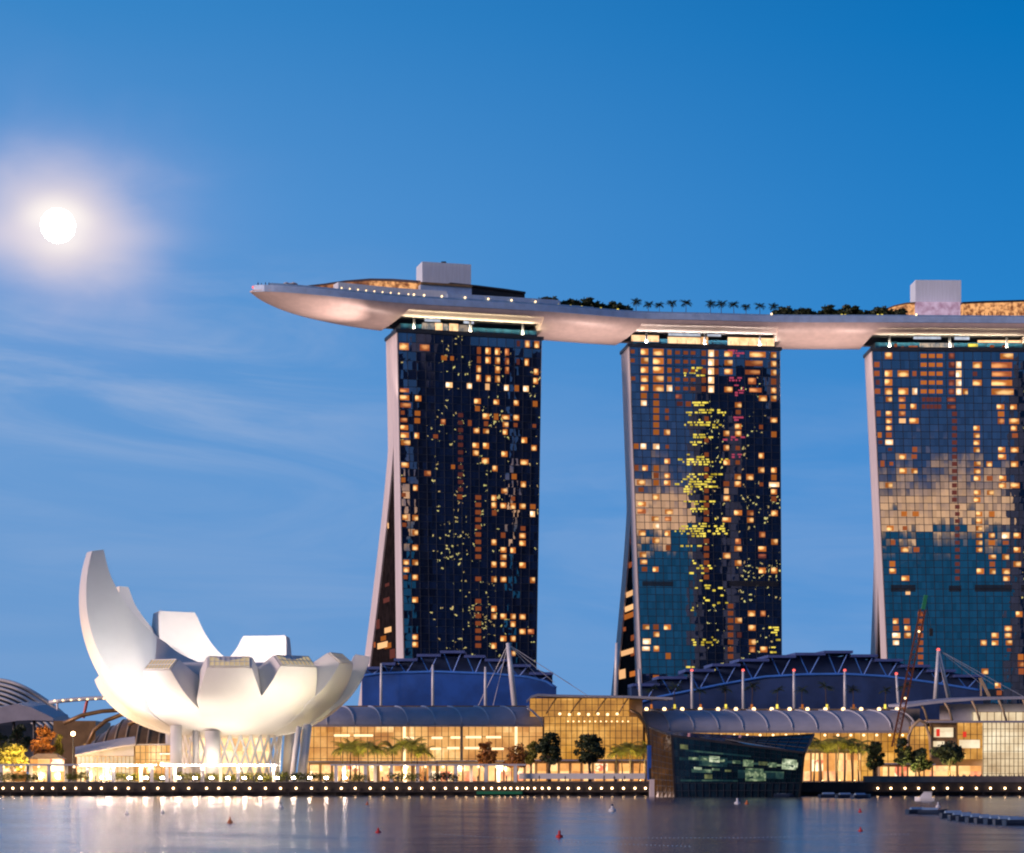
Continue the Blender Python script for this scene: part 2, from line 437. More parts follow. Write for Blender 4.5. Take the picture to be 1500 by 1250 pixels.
E['y'] = emat('yellow_reflection_and_lamp', (1.25, 0.98, 0.14), 1.15, 0.15, 0.22, False, (0.40, 0.29, 0.02))  # glow for the middle tower's yellow reflections, shared with small lamps
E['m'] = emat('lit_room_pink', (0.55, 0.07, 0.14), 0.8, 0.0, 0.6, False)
E['lamp'] = emat('warm_lamp', (1.0, 0.60, 0.28), 12.0)
E['flood'] = emat('floodlight_lens', (1.0, 0.76, 0.60), 130.0)
E['waterglow'] = emat('water_glow_light', (1.0, 0.72, 0.56), 380.0)  # added glowing strip that warms the water reflection
E['lampdim'] = emat('warm_lamp_small', (1.0, 0.66, 0.34), 3.2, sample=False)
E['redlamp'] = emat('red_beacon', (1.0, 0.12, 0.10), 2.0, sample=False)
# ------------------------------------------------------------------ setting: ground, water, quay, promenade
def sheet(name, x0, x1, y0, y1, z, m):
    o = MB().poly((x0, y0, z), (x1, y0, z), (x1, y1, z), (x0, y1, z)).build(name, m, recalc=False)
    return tag(o, kind='structure')
sheet('ground', -25000, 25000, -25000, 25000, -1.5, M['land'])
M['water'] = water_mat()
def water():
    """long low wind waves, crests roughly across the view, dying out to a flat sheet at the sides"""
    rg = random.Random(5)
    comp = []
    for _ in range(20):
        lam = rg.uniform(0.9, 2.4); a = math.pi / 2 + rg.gauss(0, .06)
        comp.append((2 * math.pi / lam * math.cos(a), 2 * math.pi / lam * math.sin(a), rg.uniform(0, 6.28), lam * SLOPE / 20 ** .5 / 2 / math.pi * 1.41))
    X0, X1, Y0, Y1, nx = -190.0, 190.0, 150.0, 590.0, 130
    ny = 1700
    vs, fs = [], []
    cx_ = [X0 + (X1 - X0) * i / nx for i in range(nx + 1)]
    for j in range(ny + 1):
        y = Y0 + (Y1 - Y0) * j / ny
        fy = min(1, (y - Y0) / 4, 1)
        ph = [(kx, ky * y + p, A) for kx, ky, p, A in comp]
        for x in cx_:
            f = fy * min(1, (x - X0) / 8, (X1 - x) / 8)
            z = 0.0
            if f > 0:
                for kx, q, A in ph: z += A * math.sin(kx * x + q)
            vs.append((x, y, z * f))
    n1 = nx + 1
    for j in range(ny):
        for i in range(nx): fs.append((j * n1 + i, j * n1 + i + 1, (j + 1) * n1 + i + 1, (j + 1) * n1 + i))
    m = MB(); m.v = vs; m.f = fs
    for x0, x1, y0, y1 in ((-1500, X0, -230, 600), (X1, 1500, -230, 600), (X0, X1, -230, Y0), (X0, X1, Y1, 600)):
        m.poly((x0, y0, 0), (x1, y0, 0), (x1, y1, 0), (x0, y1, 0))
    tag(m.build('bay_water', M['water'], None, True, recalc=False), kind='structure')
SLOPE = 0.020
water()
QY = 584.0                                        # front of the quay
tag(MB().box(-900, 900, QY + 0.6, 1150, -1.0, GZ).build('promenade', M['paving']), kind='structure')
tag(MB().box(-900, 900, -900, -240, -1.0, 4.0).build('far_shore', M['paving']), kind='structure')

# ------------------------------------------------------------------ three hotel towers
FLOOR = 3.02
TOPF = 3.75
ZT = 185.0
def floor_snap(z):
    """centre of the storey that height z falls in"""
    d = ZT - 1.2 - z
    if d < 5 * TOPF:
        return ZT - 1.2 - (math.floor(d / TOPF) + 0.5) * TOPF
    d -= 5 * TOPF
    return ZT - 1.2 - 5 * TOPF - (math.floor(d / FLOOR) + 0.5) * FLOOR
FLOORS = [ZT - 1.2 - i * TOPF for i in range(6)] + [ZT - 1.2 - 5 * TOPF - i * FLOOR for i in range(1, 54)]
_win = {}
def winmesh(m):
    if m.name not in _win:
        b = MB().box(-.5, .5, -.5, .5, -.5, .5)
        me = bpy.data.meshes.new('lit_window'); me.from_pydata(b.v, [], b.f); me.materials.append(m)
        _win[m.name] = me
    return _win[m.name]
class Tower:
    def __init__(s, label, A, B, uL, uR, vt, dv, z0, z1, glassm, loc):
        s.A = Vector((A[0], A[1], 0)); d = Vector((B[0] - A[0], B[1] - A[1], 0)); s.Wd = d.length
        s.ang = math.atan2(d.y, d.x); s.eu = d.normalized(); s.ev = Vector((-s.eu.y, s.eu.x, 0))
        s.pL, s.pR, s.vt, s.dv, s.z0, s.z1 = uL, uR, vt, dv, z0, z1
        s.root = thing('hotel_tower', label, 'tower', s.P(s.Wd / 2, 15, GZ), 'hotel towers under the roof deck')
        zs = [GZ] + [GZ + (ZT - GZ) * i / 40 for i in range(1, 41)]
        # front slab, back slab (splayed leg)
        def slab(v0, v1, inset=0.0):
            rings = []
            for z in zs:
                l, r = s.uL(z) + inset, s.uR(z) - inset
                rings.append([s.P(l, v0(z), z), s.P(r, v0(z), z), s.P(r, v1(z), z), s.P(l, v1(z), z)])
            return MB().loft(rings, True, True)
        slab(lambda z: 0.0, s.v1).build('slab', M['endwall'], s.root)
        slab(lambda z: s.vB(z) - s.tb(z) if s.vB(z) - s.tb(z) > s.v1(z) + 0.05 else s.v1(z) + 0.05, s.vB).build('slab', M['endwall'], s.root)
        # glazed infill between the legs, set back from the end wall
        rings = []
        for z in zs:
            if z > s.z0 - 4: break
            a, b = s.v1(z) + 0.02, s.vB(z) - s.tb(z) - 0.02
            if b - a < 0.3: b = a + 0.3
            rings.append([s.P(s.uL(z) + .7, a, z), s.P(s.uR(z) - .7, a, z), s.P(s.uR(z) - .7, b, z), s.P(s.uL(z) + .7, b, z)])
        MB().loft(rings, True, True).build('atrium_glazing', M['atrium'], s.root)
        # curtain wall
        nc = int(round(s.Wd / 3.9)); s.nc = nc
        fl = list(reversed(FLOORS)); fl = [GZ] + [z for z in fl if z > GZ + 1] + [ZT]
        vs, fs, uvs = [], [], []
        for j, z in enumerate(fl):
            for i in range(nc + 1):
                vs.append(s.P(s.col(i / nc, z), -0.45, z))
        n1 = nc + 1
        for j in range(len(fl) - 1):
            for i in range(nc):
                fs.append((j * n1 + i, j * n1 + i + 1, (j + 1) * n1 + i + 1, (j + 1) * n1 + i))
                uvs += [(i * 2.0, j), (i * 2.0 + 2, j), (i * 2.0 + 2, j + 1.0), (i * 2.0, j + 1.0)]
        me = bpy.data.meshes.new('curtain_wall'); me.from_pydata(vs, [], fs)
        ul = me.uv_layers.new(name='UVMap')
        ul.data.foreach_set('uv', [c for q in uvs for c in q])
        me.materials.append(glassm)
        link(bpy.data.objects.new('curtain_wall', me), s.root)
        g = MB()
        for z in fl[1:-1]:
            g.bar(s.P(s.uL(z) + .3, -0.5, z), s.P(s.uR(z) - .3, -0.5, z), 0.15, 0.2)
        for i in range(nc + 1):
            g.bar(s.P(s.col(i / nc, GZ), -0.5, GZ), s.P(s.col(i / nc, ZT), -0.5, ZT), 0.20, 0.22)
        # plant storey louvres
        g.build('mullion_grid', M['mullion'], s.root)
        c = MB()
        c.hexa([s.P(-.2, -.9, ZT - 1.1), s.P(s.Wd + .2, -.9, ZT - 1.1), s.P(s.Wd + .2, vt + .2, ZT - 1.1), s.P(-.2, vt + .2, ZT - 1.1)],
               [s.P(-.2, -.9, ZT + 0.2), s.P(s.Wd + .2, -.9, ZT + 0.2), s.P(s.Wd + .2, vt + .2, ZT + 0.2), s.P(-.2, vt + .2, ZT + 0.2)])
        c.build('parapet', M['mullion'], s.root)
    def P(s, u, v, z): 
        p = s.A + s.eu * u + s.ev * v; return Vector((p.x, p.y, z))
    def sv(s, z): return (ZT - z) / 133.0
    def uL(s, z): return 0.35 + s.pL * s.sv(z)
    def uR(s, z): return s.Wd - 0.35 + s.pR * s.sv(z)
    def col(s, f, z): return s.uL(z) + 0.35 + (s.uR(z) - s.uL(z) - 0.7) * f
    def tb(s, z): return 10.0 + 3.0 * min(1, max(0, (s.z0 - z) / (s.z0 - s.z1)))
    def v1(s, z): return 9.8 + 3.0 * min(1, max(0, (s.z0 - z) / (s.z0 - s.z1)))
    def vB(s, z): return s.vt + s.dv * max(0, (s.z0 - z) / (s.z0 - s.z1)) ** 1.15
    def hit(s, px, py, v=-0.45):
        """point of the facade seen at a photo position"""
        Y = s.A.y
        for _ in range(12):
            x = WX(px, Y); z = WZ(py, Y)
            rel = (x - s.A.x - s.ev.x * v) / s.eu.x
            Y = s.A.y + s.eu.y * rel + s.ev.y * v
        return rel, z, Y
    def windows(s, items, leg=()):
        done = {}; lst = []
        for px, py, w, h, t in items:
            u, z, Y = s.hit(px, py)
            sc_ = Y / FPX
            w *= sc_; h *= sc_
            if t in 'aowr':
                z = floor_snap(z); h = min(h, 2.55 if z < ZT - 21 else 3.1)
            if z < 40 or u - w / 2 < s.uL(z) + .4 or u + w / 2 > s.uR(z) - .4:
                u = min(max(u, s.uL(z) + .5 + w / 2), s.uR(z) - .5 - w / 2)
            key = round(z, 1)
            if any(abs(u - a) < (w + b) / 2 - 0.1 for a, b in done.get(key, ())): continue
            done.setdefault(key, []).append((u, w))
            lst.append((w * h, u, z, w, h, t))
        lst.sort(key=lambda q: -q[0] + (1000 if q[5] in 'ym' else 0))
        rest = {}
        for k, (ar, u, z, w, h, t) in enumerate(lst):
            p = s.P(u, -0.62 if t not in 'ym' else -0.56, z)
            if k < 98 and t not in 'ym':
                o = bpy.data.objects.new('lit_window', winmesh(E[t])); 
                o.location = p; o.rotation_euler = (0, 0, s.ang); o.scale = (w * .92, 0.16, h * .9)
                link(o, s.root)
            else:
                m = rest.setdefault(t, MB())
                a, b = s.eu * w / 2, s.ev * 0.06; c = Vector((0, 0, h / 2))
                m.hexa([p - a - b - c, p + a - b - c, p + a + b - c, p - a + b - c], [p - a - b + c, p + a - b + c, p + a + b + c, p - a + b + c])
        # one remaining mesh for all other lit panes and yellow reflection dashes, material slots by colour
        vs, fs, mi, mats = [], [], [], []
        for t, m in rest.items():
            b = len(vs); vs += m.v; fs += [tuple(b + i for i in f) for f in m.f]; mi += [len(mats)] * len(m.f); mats.append(E[t])
        if vs:
            me = bpy.data.meshes.new('glowing_panes'); me.from_pydata(vs, [], fs)
            for x in mats: me.materials.append(x)
            me.polygons.foreach_set('material_index', mi)
            o = link(bpy.data.objects.new('glowing_panes', me), s.root); o['kind'] = 'stuff'
        # lit gallery panes between the two legs
        for px, py, w, h, t in leg:
            Y = s.A.y + 25
            for _ in range(8):
                z = WZ(py, Y); x = WX(px, Y)
                # plane u = uL(z)+1.5
                b = s.P(s.uL(z) + .6, 0, z); v = (x - b.x) / s.ev.x if abs(s.ev.x) > 1e-4 else 15
                Y = b.y + s.ev.y * v
            va = s.v1(z) + .4; vb = s.vB(z) - s.tb(z) - .4
            if vb <= va + .5: continue
            hw = w * Y / FPX / max(0.15, abs(s.ev.x)) / 2
            v0, v1 = max(va, v - hw), min(vb, v + hw)
            if v1 - v0 < .3: continue
            hh = h * Y / FPX / 2; u0 = s.uL(z) + .5
            MB().hexa([s.P(u0, v0, z - hh), s.P(u0 + .3, v0, z - hh), s.P(u0 + .3, v1, z - hh), s.P(u0, v1, z - hh)],
                      [s.P(u0, v0, z + hh), s.P(u0 + .3, v0, z + hh), s.P(u0 + .3, v1, z + hh), s.P(u0, v1, z + hh)]).build('gallery_window', E[t], s.root)

def crop(ox, oy, k, rows):
    """positions read off an enlarged crop -> photo pixels"""
    return [(ox + x / k, oy + y / k, w / k, h / k, t) for x, y, w, h, t in rows]
def colm(x, ys, w, h, t): return [(x, y, w, h, t) for y in ys]
def rowm(y, xs, w, h, t): return [(x, y, w, h, t) for x in xs]

gm1 = glass_panel_mat('tower_glass_navy', (0.80, 0.84, 0.95), (0.016, 0.026, 0.060), 0.30)
gm2 = glass_panel_mat('tower_glass_blue', (0.80, 0.86, 0.98), (0.010, 0.020, 0.046), 0.31)
gm3 = glass_panel_mat('tower_glass_teal', (0.80, 0.88, 1.0), (0.004, 0.014, 0.032), 0.32)
T1 = Tower('hotel tower on the left, navy glass dotted with amber windows, widest splayed leg', (WX(580, 910), 910), (WX(795, 927), 927), 2.75, -2.2, 20, 57, 140, 52, gm1, 0)
T2 = Tower('middle hotel tower with clusters of bright yellow light down its glass front', (WX(919.5, 941.4), 941.4), (WX(1144, 949.7), 949.7), 5.0, 0.8, 18, 56, 119, 41.6, gm2, 0)
T3 = Tower('hotel tower cut by the right edge, golden cloud mirrored across its blue glass', (WX(1275, 951), 951), (WX(1507, 952.6), 952.6), 6.6, 0.0, 16, 22, 103, 54, gm3, 0)

w1 = crop(520, 460, 4.807,
    [(345,235,72,60,'a'),(490,238,75,48,'o'),(627,322,40,32,'a'),(683,330,25,30,'a'),(663,505,50,40,'w'),(805,512,38,40,'w'),(620,762,36,40,'o'),(567,872,34,28,'o'),(690,1085,28,30,'a'),(510,1120,50,40,'o'),(808,775,26,40,'o')]
    + colm(872,(262,325),28,48,'o') + colm(870,(390,455),34,52,'a') + colm(937,(262,325,455),38,50,'a') + colm(932,(522,),30,44,'w')
    + colm(1003,(265,335,400,465),36,52,'a') + colm(1070,(275,330,400),30,52,'o') + [(1066,527,34,44,'w'),(1138,530,32,42,'a'),(1203,532,42,44,'w'),(1213,215,36,56,'a'),(1209,345,32,56,'a'),(1280,218,38,52,'a'),(1275,412,36,46,'a'),(1272,480,36,46,'a'),(1150,215,22,40,'r'),(1148,345,22,40,'r')]
    + [(345,530,70,30,'o'),(345,590,70,38,'a'),(345,640,82,36,'o'),(445,595,46,42,'a'),(335,700,28,28,'o'),(440,700,40,34,'a'),(343,742,54,32,'o'),(438,752,40,36,'a'),(343,795,58,36,'a'),(340,848,62,40,'a'),(435,855,34,46,'a'),(335,900,72,40,'a'),(340,1055,58,38,'a'),(340,1155,30,34,'a'),(425,1215,34,44,'a')]
    + [(862,615,50,40,'a'),(862,665,34,36,'a'),(995,622,42,38,'a'),(1135,632,38,40,'a'),(1268,640,34,40,'a'),(922,720,50,42,'a'),(993,725,32,44,'a'),(1060,722,60,34,'a'),(1135,735,44,42,'a'),(1060,775,44,38,'a'),(922,770,30,34,'o'),(1130,788,28,28,'o'),(1057,833,36,42,'a'),(1262,797,26,24,'o'),(855,822,46,38,'a'),(922,825,44,36,'a'),(1192,890,42,42,'a'),(850,922,48,40,'a'),(922,930,44,44,'a'),(850,975,46,42,'a'),(1260,945,42,42,'a'),(1052,985,46,42,'a'),(917,1030,54,42,'a'),(1192,1045,60,40,'a'),(985,1088,38,42,'a'),(1120,1145,36,38,'a'),(1185,1200,40,46,'a'),(1050,1238,44,36,'a')]
    + colm(743,(718,772,825,875,928,982,1030,1083,1135,1185,1235),36,28,'r')) \
  + crop(520, 700, 4.463,
    colm(685,(30,75,125),34,30,'o') + colm(317,(250,545,592),42,36,'a') + colm(313,(110,310,645),28,26,'o') + colm(393,(60,255,350,450,548,642,793,1033,1090),40,38,'a')
    + colm(908,(130,180,420,565,660,855,905,1100),36,42,'a') + [(910,228,30,36,'o')] + colm(970,(85,182,468,515,565,660,908,1052),42,38,'a') + [(968,375,30,34,'o')]
    + colm(1033,(185,472,905,957,1055),36,40,'a') + [(1033,140,26,28,'o')] + colm(1095,(45,185,378,425,572,908,1003),44,38,'a') + [(1098,330,32,28,'o'),(1162,190,36,32,'a'),(1160,240,34,40,'w'),(1160,670,34,40,'a'),(1030,1148,40,36,'a'),(1150,1015,44,34,'o')]
    + colm(805,(125,178,225,272,322,372,420,468,515,662,808,858,907,955,1003,1050,1098),38,28,'o'))
# faint far-off reflections of the city: dim small panes
rr = random.Random(3)
dim = [(520 + rr.uniform(285, 720) / 4.6, rr.uniform(500, 960), rr.uniform(2.2, 5), rr.uniform(1.5, 2.6), 'r') for _ in range(0)]
T1.windows(w1 + dim, crop(520, 700, 4.463, [(200,322,46,34,'w'),(205,800,46,30,'r'),(210,700,30,20,'r'),(215,995,52,34,'w'),(185,1050,40,30,'a'),(180,1095,80,38,'w'),(120,1095,34,34,'o'),(215,1098,50,34,'a'),(140,960,50,60,'r'),(245,1150,40,60,'r')]))
w2 = crop(870, 470, 4.63,
    colm(262,(205,265,385),28,26,'o') + colm(343,(205,270,330,398,458),54,46,'a') + colm(437,(205,270,328,395,455),78,48,'a') + colm(512,(205,270,328,395),28,34,'a') + [(512,458,40,46,'w')]
    + [q for x in (567,622,672) for q in colm(x,(205,270,328,398,458),32,24,'o')] + colm(745,(220,275,335,405,465),30,36,'o') + colm(795,(205,270,335,400,462),42,54,'w') + colm(832,(220,285,350),26,40,'o')
    + colm(912,(220,285,350,465),60,40,'a') + [(1110,220,120,40,'a'),(1085,285,130,40,'o'),(1075,345,110,34,'o'),(1072,412,58,46,'o'),(1095,475,90,32,'o')] + colm(1218,(228,290,355,475,530),40,42,'a') + [(1218,415,36,40,'o')]
    + colm(338,(512,),40,36,'a') + colm(338,(562,),42,40,'w') + colm(422,(562,610,660,712,758),40,36,'a') + [(422,512,36,32,'o')] + colm(495,(612,665),26,28,'o') + [(495,758,44,42,'a'),(575,522,46,34,'r'),(582,572,40,30,'r'),(640,572,36,34,'o'),(1145,528,60,40,'a')]
    + [(978,575,48,38,'a'),(978,635,34,28,'o'),(978,715,48,40,'a'),(978,768,46,42,'a'),(898,768,42,40,'a'),(1220,675,50,36,'a'),(1133,735,26,28,'o'),(1220,770,36,38,'a'),(278,850,34,36,'a'),(335,852,42,40,'w'),(422,858,46,40,'w'),(497,858,24,26,'o'),(898,862,40,40,'a'),(975,870,30,28,'o'),(497,950,40,38,'a'),(1135,920,38,42,'a'),(900,955,46,40,'a'),(975,962,30,28,'o'),(288,998,28,38,'o'),(347,998,40,40,'a'),(422,1000,36,38,'a'),(1135,1015,44,42,'a'),(1220,1015,40,40,'a'),(422,1050,36,38,'o'),(497,1050,42,36,'a'),(975,1062,46,40,'a'),(1057,1065,54,42,'a'),(1220,1065,36,38,'a'),(320,1095,62,38,'a'),(422,1098,38,38,'a'),(497,1100,46,38,'a'),(898,1108,40,34,'o'),(975,1108,48,40,'a'),(1135,1120,26,26,'o'),(1222,1110,76,34,'w'),(420,1198,50,40,'a'),(900,1205,46,40,'a'),(898,1155,30,36,'w'),(1220,1165,44,40,'a'),(1220,1210,36,36,'o'),(320,1150,36,30,'o'),(325,1240,60,34,'a')]
    + colm(763,(660,835,885,1010,1055,1165,1210),30,30,'o')) \
  + crop(870, 730, 4.463,
    [(305,35,58,32,'a'),(312,85,60,32,'o'),(400,4,44,32,'a'),(490,85,56,34,'a'),(400,130,50,34,'a'),(485,130,46,30,'o'),(405,182,44,38,'w'),(315,225,50,38,'a'),(480,225,38,38,'a'),(405,272,50,38,'a'),(485,325,30,36,'o'),(320,365,46,36,'a'),(325,412,50,34,'a'),(330,460,36,30,'o'),(403,462,40,36,'a'),(340,845,46,36,'a'),(405,842,36,34,'o'),(480,845,48,36,'a'),(408,892,42,38,'a'),(345,940,56,46,'w'),(340,980,54,30,'w'),(408,990,40,44,'a'),(485,1040,34,44,'a'),(405,1178,40,32,'a')]
    + colm(735,(20,58,100,140,285,335,382,430,478,525),34,30,'o') + colm(893,(718,765,812,860,908,957,1005,1052),36,30,'o')
    + [(865,10,48,34,'a'),(942,95,56,36,'a'),(1022,95,44,36,'o'),(1022,148,46,36,'a'),(868,142,60,32,'a'),(1178,10,38,30,'o'),(1180,100,46,40,'a'),(942,280,38,38,'o'),(942,335,52,38,'a'),(1100,240,42,40,'o'),(1180,290,46,42,'a'),(1100,335,56,36,'a'),(1100,380,56,30,'r'),(868,380,52,40,'a'),(942,430,46,42,'a'),(1100,478,50,42,'a'),(1178,482,44,46,'a'),(1030,765,52,42,'a'),(1105,765,36,40,'o'),(945,810,48,42,'a'),(1033,855,52,42,'a'),(950,905,30,34,'r'),(1035,950,48,40,'a'),(1035,1000,40,40,'o'),(1110,1000,50,44,'a')])
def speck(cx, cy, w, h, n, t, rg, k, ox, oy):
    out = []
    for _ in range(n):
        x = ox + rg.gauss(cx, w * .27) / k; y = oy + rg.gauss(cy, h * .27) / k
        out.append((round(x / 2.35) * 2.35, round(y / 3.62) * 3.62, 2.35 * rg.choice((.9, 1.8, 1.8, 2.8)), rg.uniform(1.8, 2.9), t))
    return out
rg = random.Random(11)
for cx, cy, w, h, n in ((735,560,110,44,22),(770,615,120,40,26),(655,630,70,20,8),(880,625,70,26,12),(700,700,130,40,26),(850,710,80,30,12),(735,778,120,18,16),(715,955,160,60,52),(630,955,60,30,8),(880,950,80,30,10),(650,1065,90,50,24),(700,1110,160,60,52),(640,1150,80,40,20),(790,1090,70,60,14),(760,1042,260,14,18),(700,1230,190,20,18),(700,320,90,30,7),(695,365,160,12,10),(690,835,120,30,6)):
    w2 += speck(cx, cy, w, h, n, 'y', rg, 4.63, 870, 470)  # yellow light mirrored in the glass, put in as emissive dashes
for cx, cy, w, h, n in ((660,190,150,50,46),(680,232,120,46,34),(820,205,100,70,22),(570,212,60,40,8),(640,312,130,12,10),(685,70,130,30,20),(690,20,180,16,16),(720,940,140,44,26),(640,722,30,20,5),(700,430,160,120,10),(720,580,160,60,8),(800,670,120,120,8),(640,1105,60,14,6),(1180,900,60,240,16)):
    w2 += speck(cx, cy, w, h, n, 'y', rg, 4.463, 870, 730)  # lower part of the same mirrored yellow, as emissive dashes
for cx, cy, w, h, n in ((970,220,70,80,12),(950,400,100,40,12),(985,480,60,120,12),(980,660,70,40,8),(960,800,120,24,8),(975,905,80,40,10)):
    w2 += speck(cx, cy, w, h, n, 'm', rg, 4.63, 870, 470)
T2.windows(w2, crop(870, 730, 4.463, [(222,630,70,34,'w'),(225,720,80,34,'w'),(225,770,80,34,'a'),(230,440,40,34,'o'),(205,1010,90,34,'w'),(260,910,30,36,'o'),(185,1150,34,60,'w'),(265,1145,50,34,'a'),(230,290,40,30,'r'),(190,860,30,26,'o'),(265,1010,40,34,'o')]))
w3 = crop(1250, 480, 4.808,
    colm(248,(195,320,388,455),56,50,'a') + colm(250,(518,618,668,715),46,38,'a') + [(250,768,40,36,'o'),(252,818,58,40,'w'),(258,880,28,22,'r')] + colm(165,(260,335,460),38,36,'o') + [(172,400,28,34,'r'),(178,620,28,40,'o'),(185,765,28,38,'a'),(190,825,28,26,'r')]
    + [(350,325,84,48,'a'),(352,455,74,50,'a'),(343,515,50,36,'o'),(345,570,44,32,'a'),(343,612,50,38,'o'),(345,672,46,32,'w'),(347,918,54,40,'a'),(350,1020,56,42,'a'),(430,320,28,34,'o'),(432,455,36,50,'w'),(423,562,44,40,'a'),(427,668,70,42,'a'),(432,870,34,36,'o'),(428,915,38,30,'o'),(430,1018,46,38,'a')]
    + [q for x in (495,552,607) for q in colm(x,(185,248,315,378,438),42,28,'a')] + [q for x in (495,525,552,580,607) for q in colm(x,(518,575),24,30,'r')] + colm(692,(205,260,325,390,455),44,44,'r') + colm(703,(205,265,330,395,455),20,30,'o') + colm(690,(515,565),64,34,'r')
    + colm(742,(250,315,380,445),40,54,'w') + [(787,455,40,44,'a'),(872,262,68,46,'a'),(856,330,30,30,'r'),(872,390,68,44,'a')] + colm(868,(712,765,815,868),46,38,'a') + colm(872,(965,1015,1070,1165,1220),50,38,'a')
    + [(1080,195,100,44,'a'),(1045,250,158,44,'o'),(1045,318,150,40,'o'),(1045,382,158,44,'a'),(1050,450,170,48,'a'),(1036,555,56,38,'a'),(1040,608,44,36,'a'),(1040,660,50,46,'o'),(1045,862,52,40,'a'),(1048,915,60,40,'a'),(1052,1070,52,40,'a'),(1050,1120,56,38,'a'),(1128,555,48,38,'a'),(1132,660,76,42,'a'),(1130,710,46,40,'a'),(1138,768,40,30,'o'),(1135,865,60,40,'a'),(1135,968,54,44,'a'),(1138,1120,70,40,'a'),(957,968,44,40,'a'),(960,1070,40,34,'o'),(965,1170,50,36,'a'),(205,970,28,42,'o'),(250,1120,54,40,'a'),(268,970,26,26,'o')]
    + colm(712,(615,665,715,770,815,870,920,970,1015,1065,1120,1170,1225),34,30,'r')) \
  + crop(1250, 730, 4.168,
    [(310,105,34,30,'a'),(380,105,38,30,'a'),(225,190,46,34,'a'),(315,190,28,26,'o'),(242,285,28,30,'o'),(313,325,50,34,'a'),(385,325,36,30,'o'),(238,412,34,34,'a'),(240,460,44,34,'a'),(318,500,50,34,'a'),(333,555,28,26,'w')] + colm(635,(20,65,110,155,200,240,290,335,375,420,465,510),28,24,'r')
    + colm(768,(20,105,150,195,240,285,325),40,32,'a') + [(775,462,48,36,'a'),(845,105,34,34,'a'),(845,240,40,34,'a'),(845,280,40,30,'a'),(848,372,48,30,'a'),(848,415,32,30,'o'),(850,462,38,40,'a'),(928,240,46,38,'w'),(930,285,36,24,'o'),(930,372,44,36,'a'),(932,462,50,36,'a'),(935,508,42,34,'a'),(1000,330,44,34,'a'),(1000,415,50,40,'a'),(1000,240,46,36,'a')]
    + [(258,768,36,36,'a'),(325,768,36,32,'o'),(260,812,36,32,'o'),(330,815,38,34,'a'),(262,855,52,34,'w'),(330,860,42,36,'a'),(260,893,40,32,'w')] + colm(410,(690,732,778,825,870,915,962,1000),32,28,'o')
    + [(865,820,46,36,'a'),(945,775,48,36,'a'),(945,820,46,34,'a'),(865,868,42,32,'a'),(950,868,42,32,'a'),(795,865,40,42,'a'),(1012,690,42,36,'a'),(803,1048,44,38,'a'),(1022,960,34,36,'a'),(1022,1005,40,36,'o'),(1025,1050,34,36,'o'),(882,1140,38,36,'a'),(890,1185,30,28,'o'),(950,925,24,22,'r')])
T3.windows(w3, crop(1250, 730, 4.168, [(190,790,22,22,'r'),(180,880,30,26,'r')]))
# plant-floor louvres: dark recessed bands on the fronts
def louvre(T, boxes):
    for px0, px1, py0, py1 in boxes:
        u0, z0, _ = T.hit(px0, py1); u1, z1, _ = T.hit(px1, py0)
        m = MB(); n = max(3, int((z1 - z0) / 0.5)); 
        for k in range(n):
            z = z0 + (z1 - z0) * (k + .5) / n; u1c = min(u1, T.uR(z) - .5)
            m.bar(T.P(u0, -0.66, z), T.P(u1c, -0.66, z), 0.14, 0.40 * (z1 - z0) / n * 2.0)
        m.build('plant_louvre', M['dark'], T.root)
louvre(T2, [(941, 986, 852, 858.5), (1068, 1140, 852, 859)])
louvre(T3, [(1305, 1341, 857, 867), (1390, 1408, 858, 867), (1428, 1482, 857, 867), (1496, 1504, 857, 867)])
# glazed crown storey under the roof deck
def crown(T, lit, h=2.9):
    a = 2.2; v0, v1 = 1.5, T.vt - 1.5
    def bx(u0, u1, va, vb, z0, z1): return MB().hexa([T.P(u0, va, z0), T.P(u1, va, z0), T.P(u1, vb, z0), T.P(u0, vb, z0)], [T.P(u0, va, z1), T.P(u1, va, z1), T.P(u1, vb, z1), T.P(u0, vb, z1)])
    bx(a, T.Wd - a, v0, v1, ZT + .2, ZT + h).build('crown_glazing', M['tealglass'], T.root)
    for px0, px1, py0, py1, t in lit:
        u0, z0, _ = T.hit(px0, py1, v0); u1, z1, _ = T.hit(px1, py0, v0)
        bx(u0, u1, v0 - .25, v0 - .05, max(z0, ZT + .25), z1).build('crown_window', E[t] if isinstance(t, str) else t, T.root)
    g = MB()
    for k in range(17):
        u = a + (T.Wd - 2 * a) * k / 16
        g.bar(T.P(u, v0 - .3, ZT + .2), T.P(u, v0 - .3, ZT + 2.6), 0.14)
    g.build('crown_mullion', M['mullion'], T.root)
    for f in (0.12, 0.5, 0.86):
        MB().tube([T.P(T.Wd * f, -.3, ZT + .2), T.P(T.Wd * f, -.3, ZT + 5.0)], 0.45, 10).build('column', M['steel'], T.root, True)
E['crown'] = emat('crown_light', (1.0, 0.66, 0.36), 1.5, 0.1, 0.35, False, (0.9, 0.45, 0.2))
E['grey'] = emat('crown_pale_light', (0.55, 0.60, 0.70), 1.0, 0.1, 0.5, False, (0.4, 0.42, 0.5))
E['cdim'] = emat('crown_dim_light', (0.50, 0.38, 0.28), 1.0, 0.3, 0.5, False, (0.10, 0.13, 0.16))
crown(T1, [(618, 636, 474, 482, E['cdim']), (637, 648, 474, 485, E['crown']), (649, 656, 475, 484, E['cdim']), (658, 671, 475, 485, E['crown']), (672, 692, 477, 486, E['cdim']), (622, 645, 467, 471, E['grey']), (679, 694, 470, 474, E['grey'])])
crown(T2, [(925, 965, 492, 500, E['crown']), (978, 1026, 495, 503, E['crown']), (1027, 1037, 494, 506, E['w']), (1066, 1134, 496, 507, E['crown']), (979, 1026, 488, 492, E['grey']), (1036, 1056, 489, 493, E['grey'])])
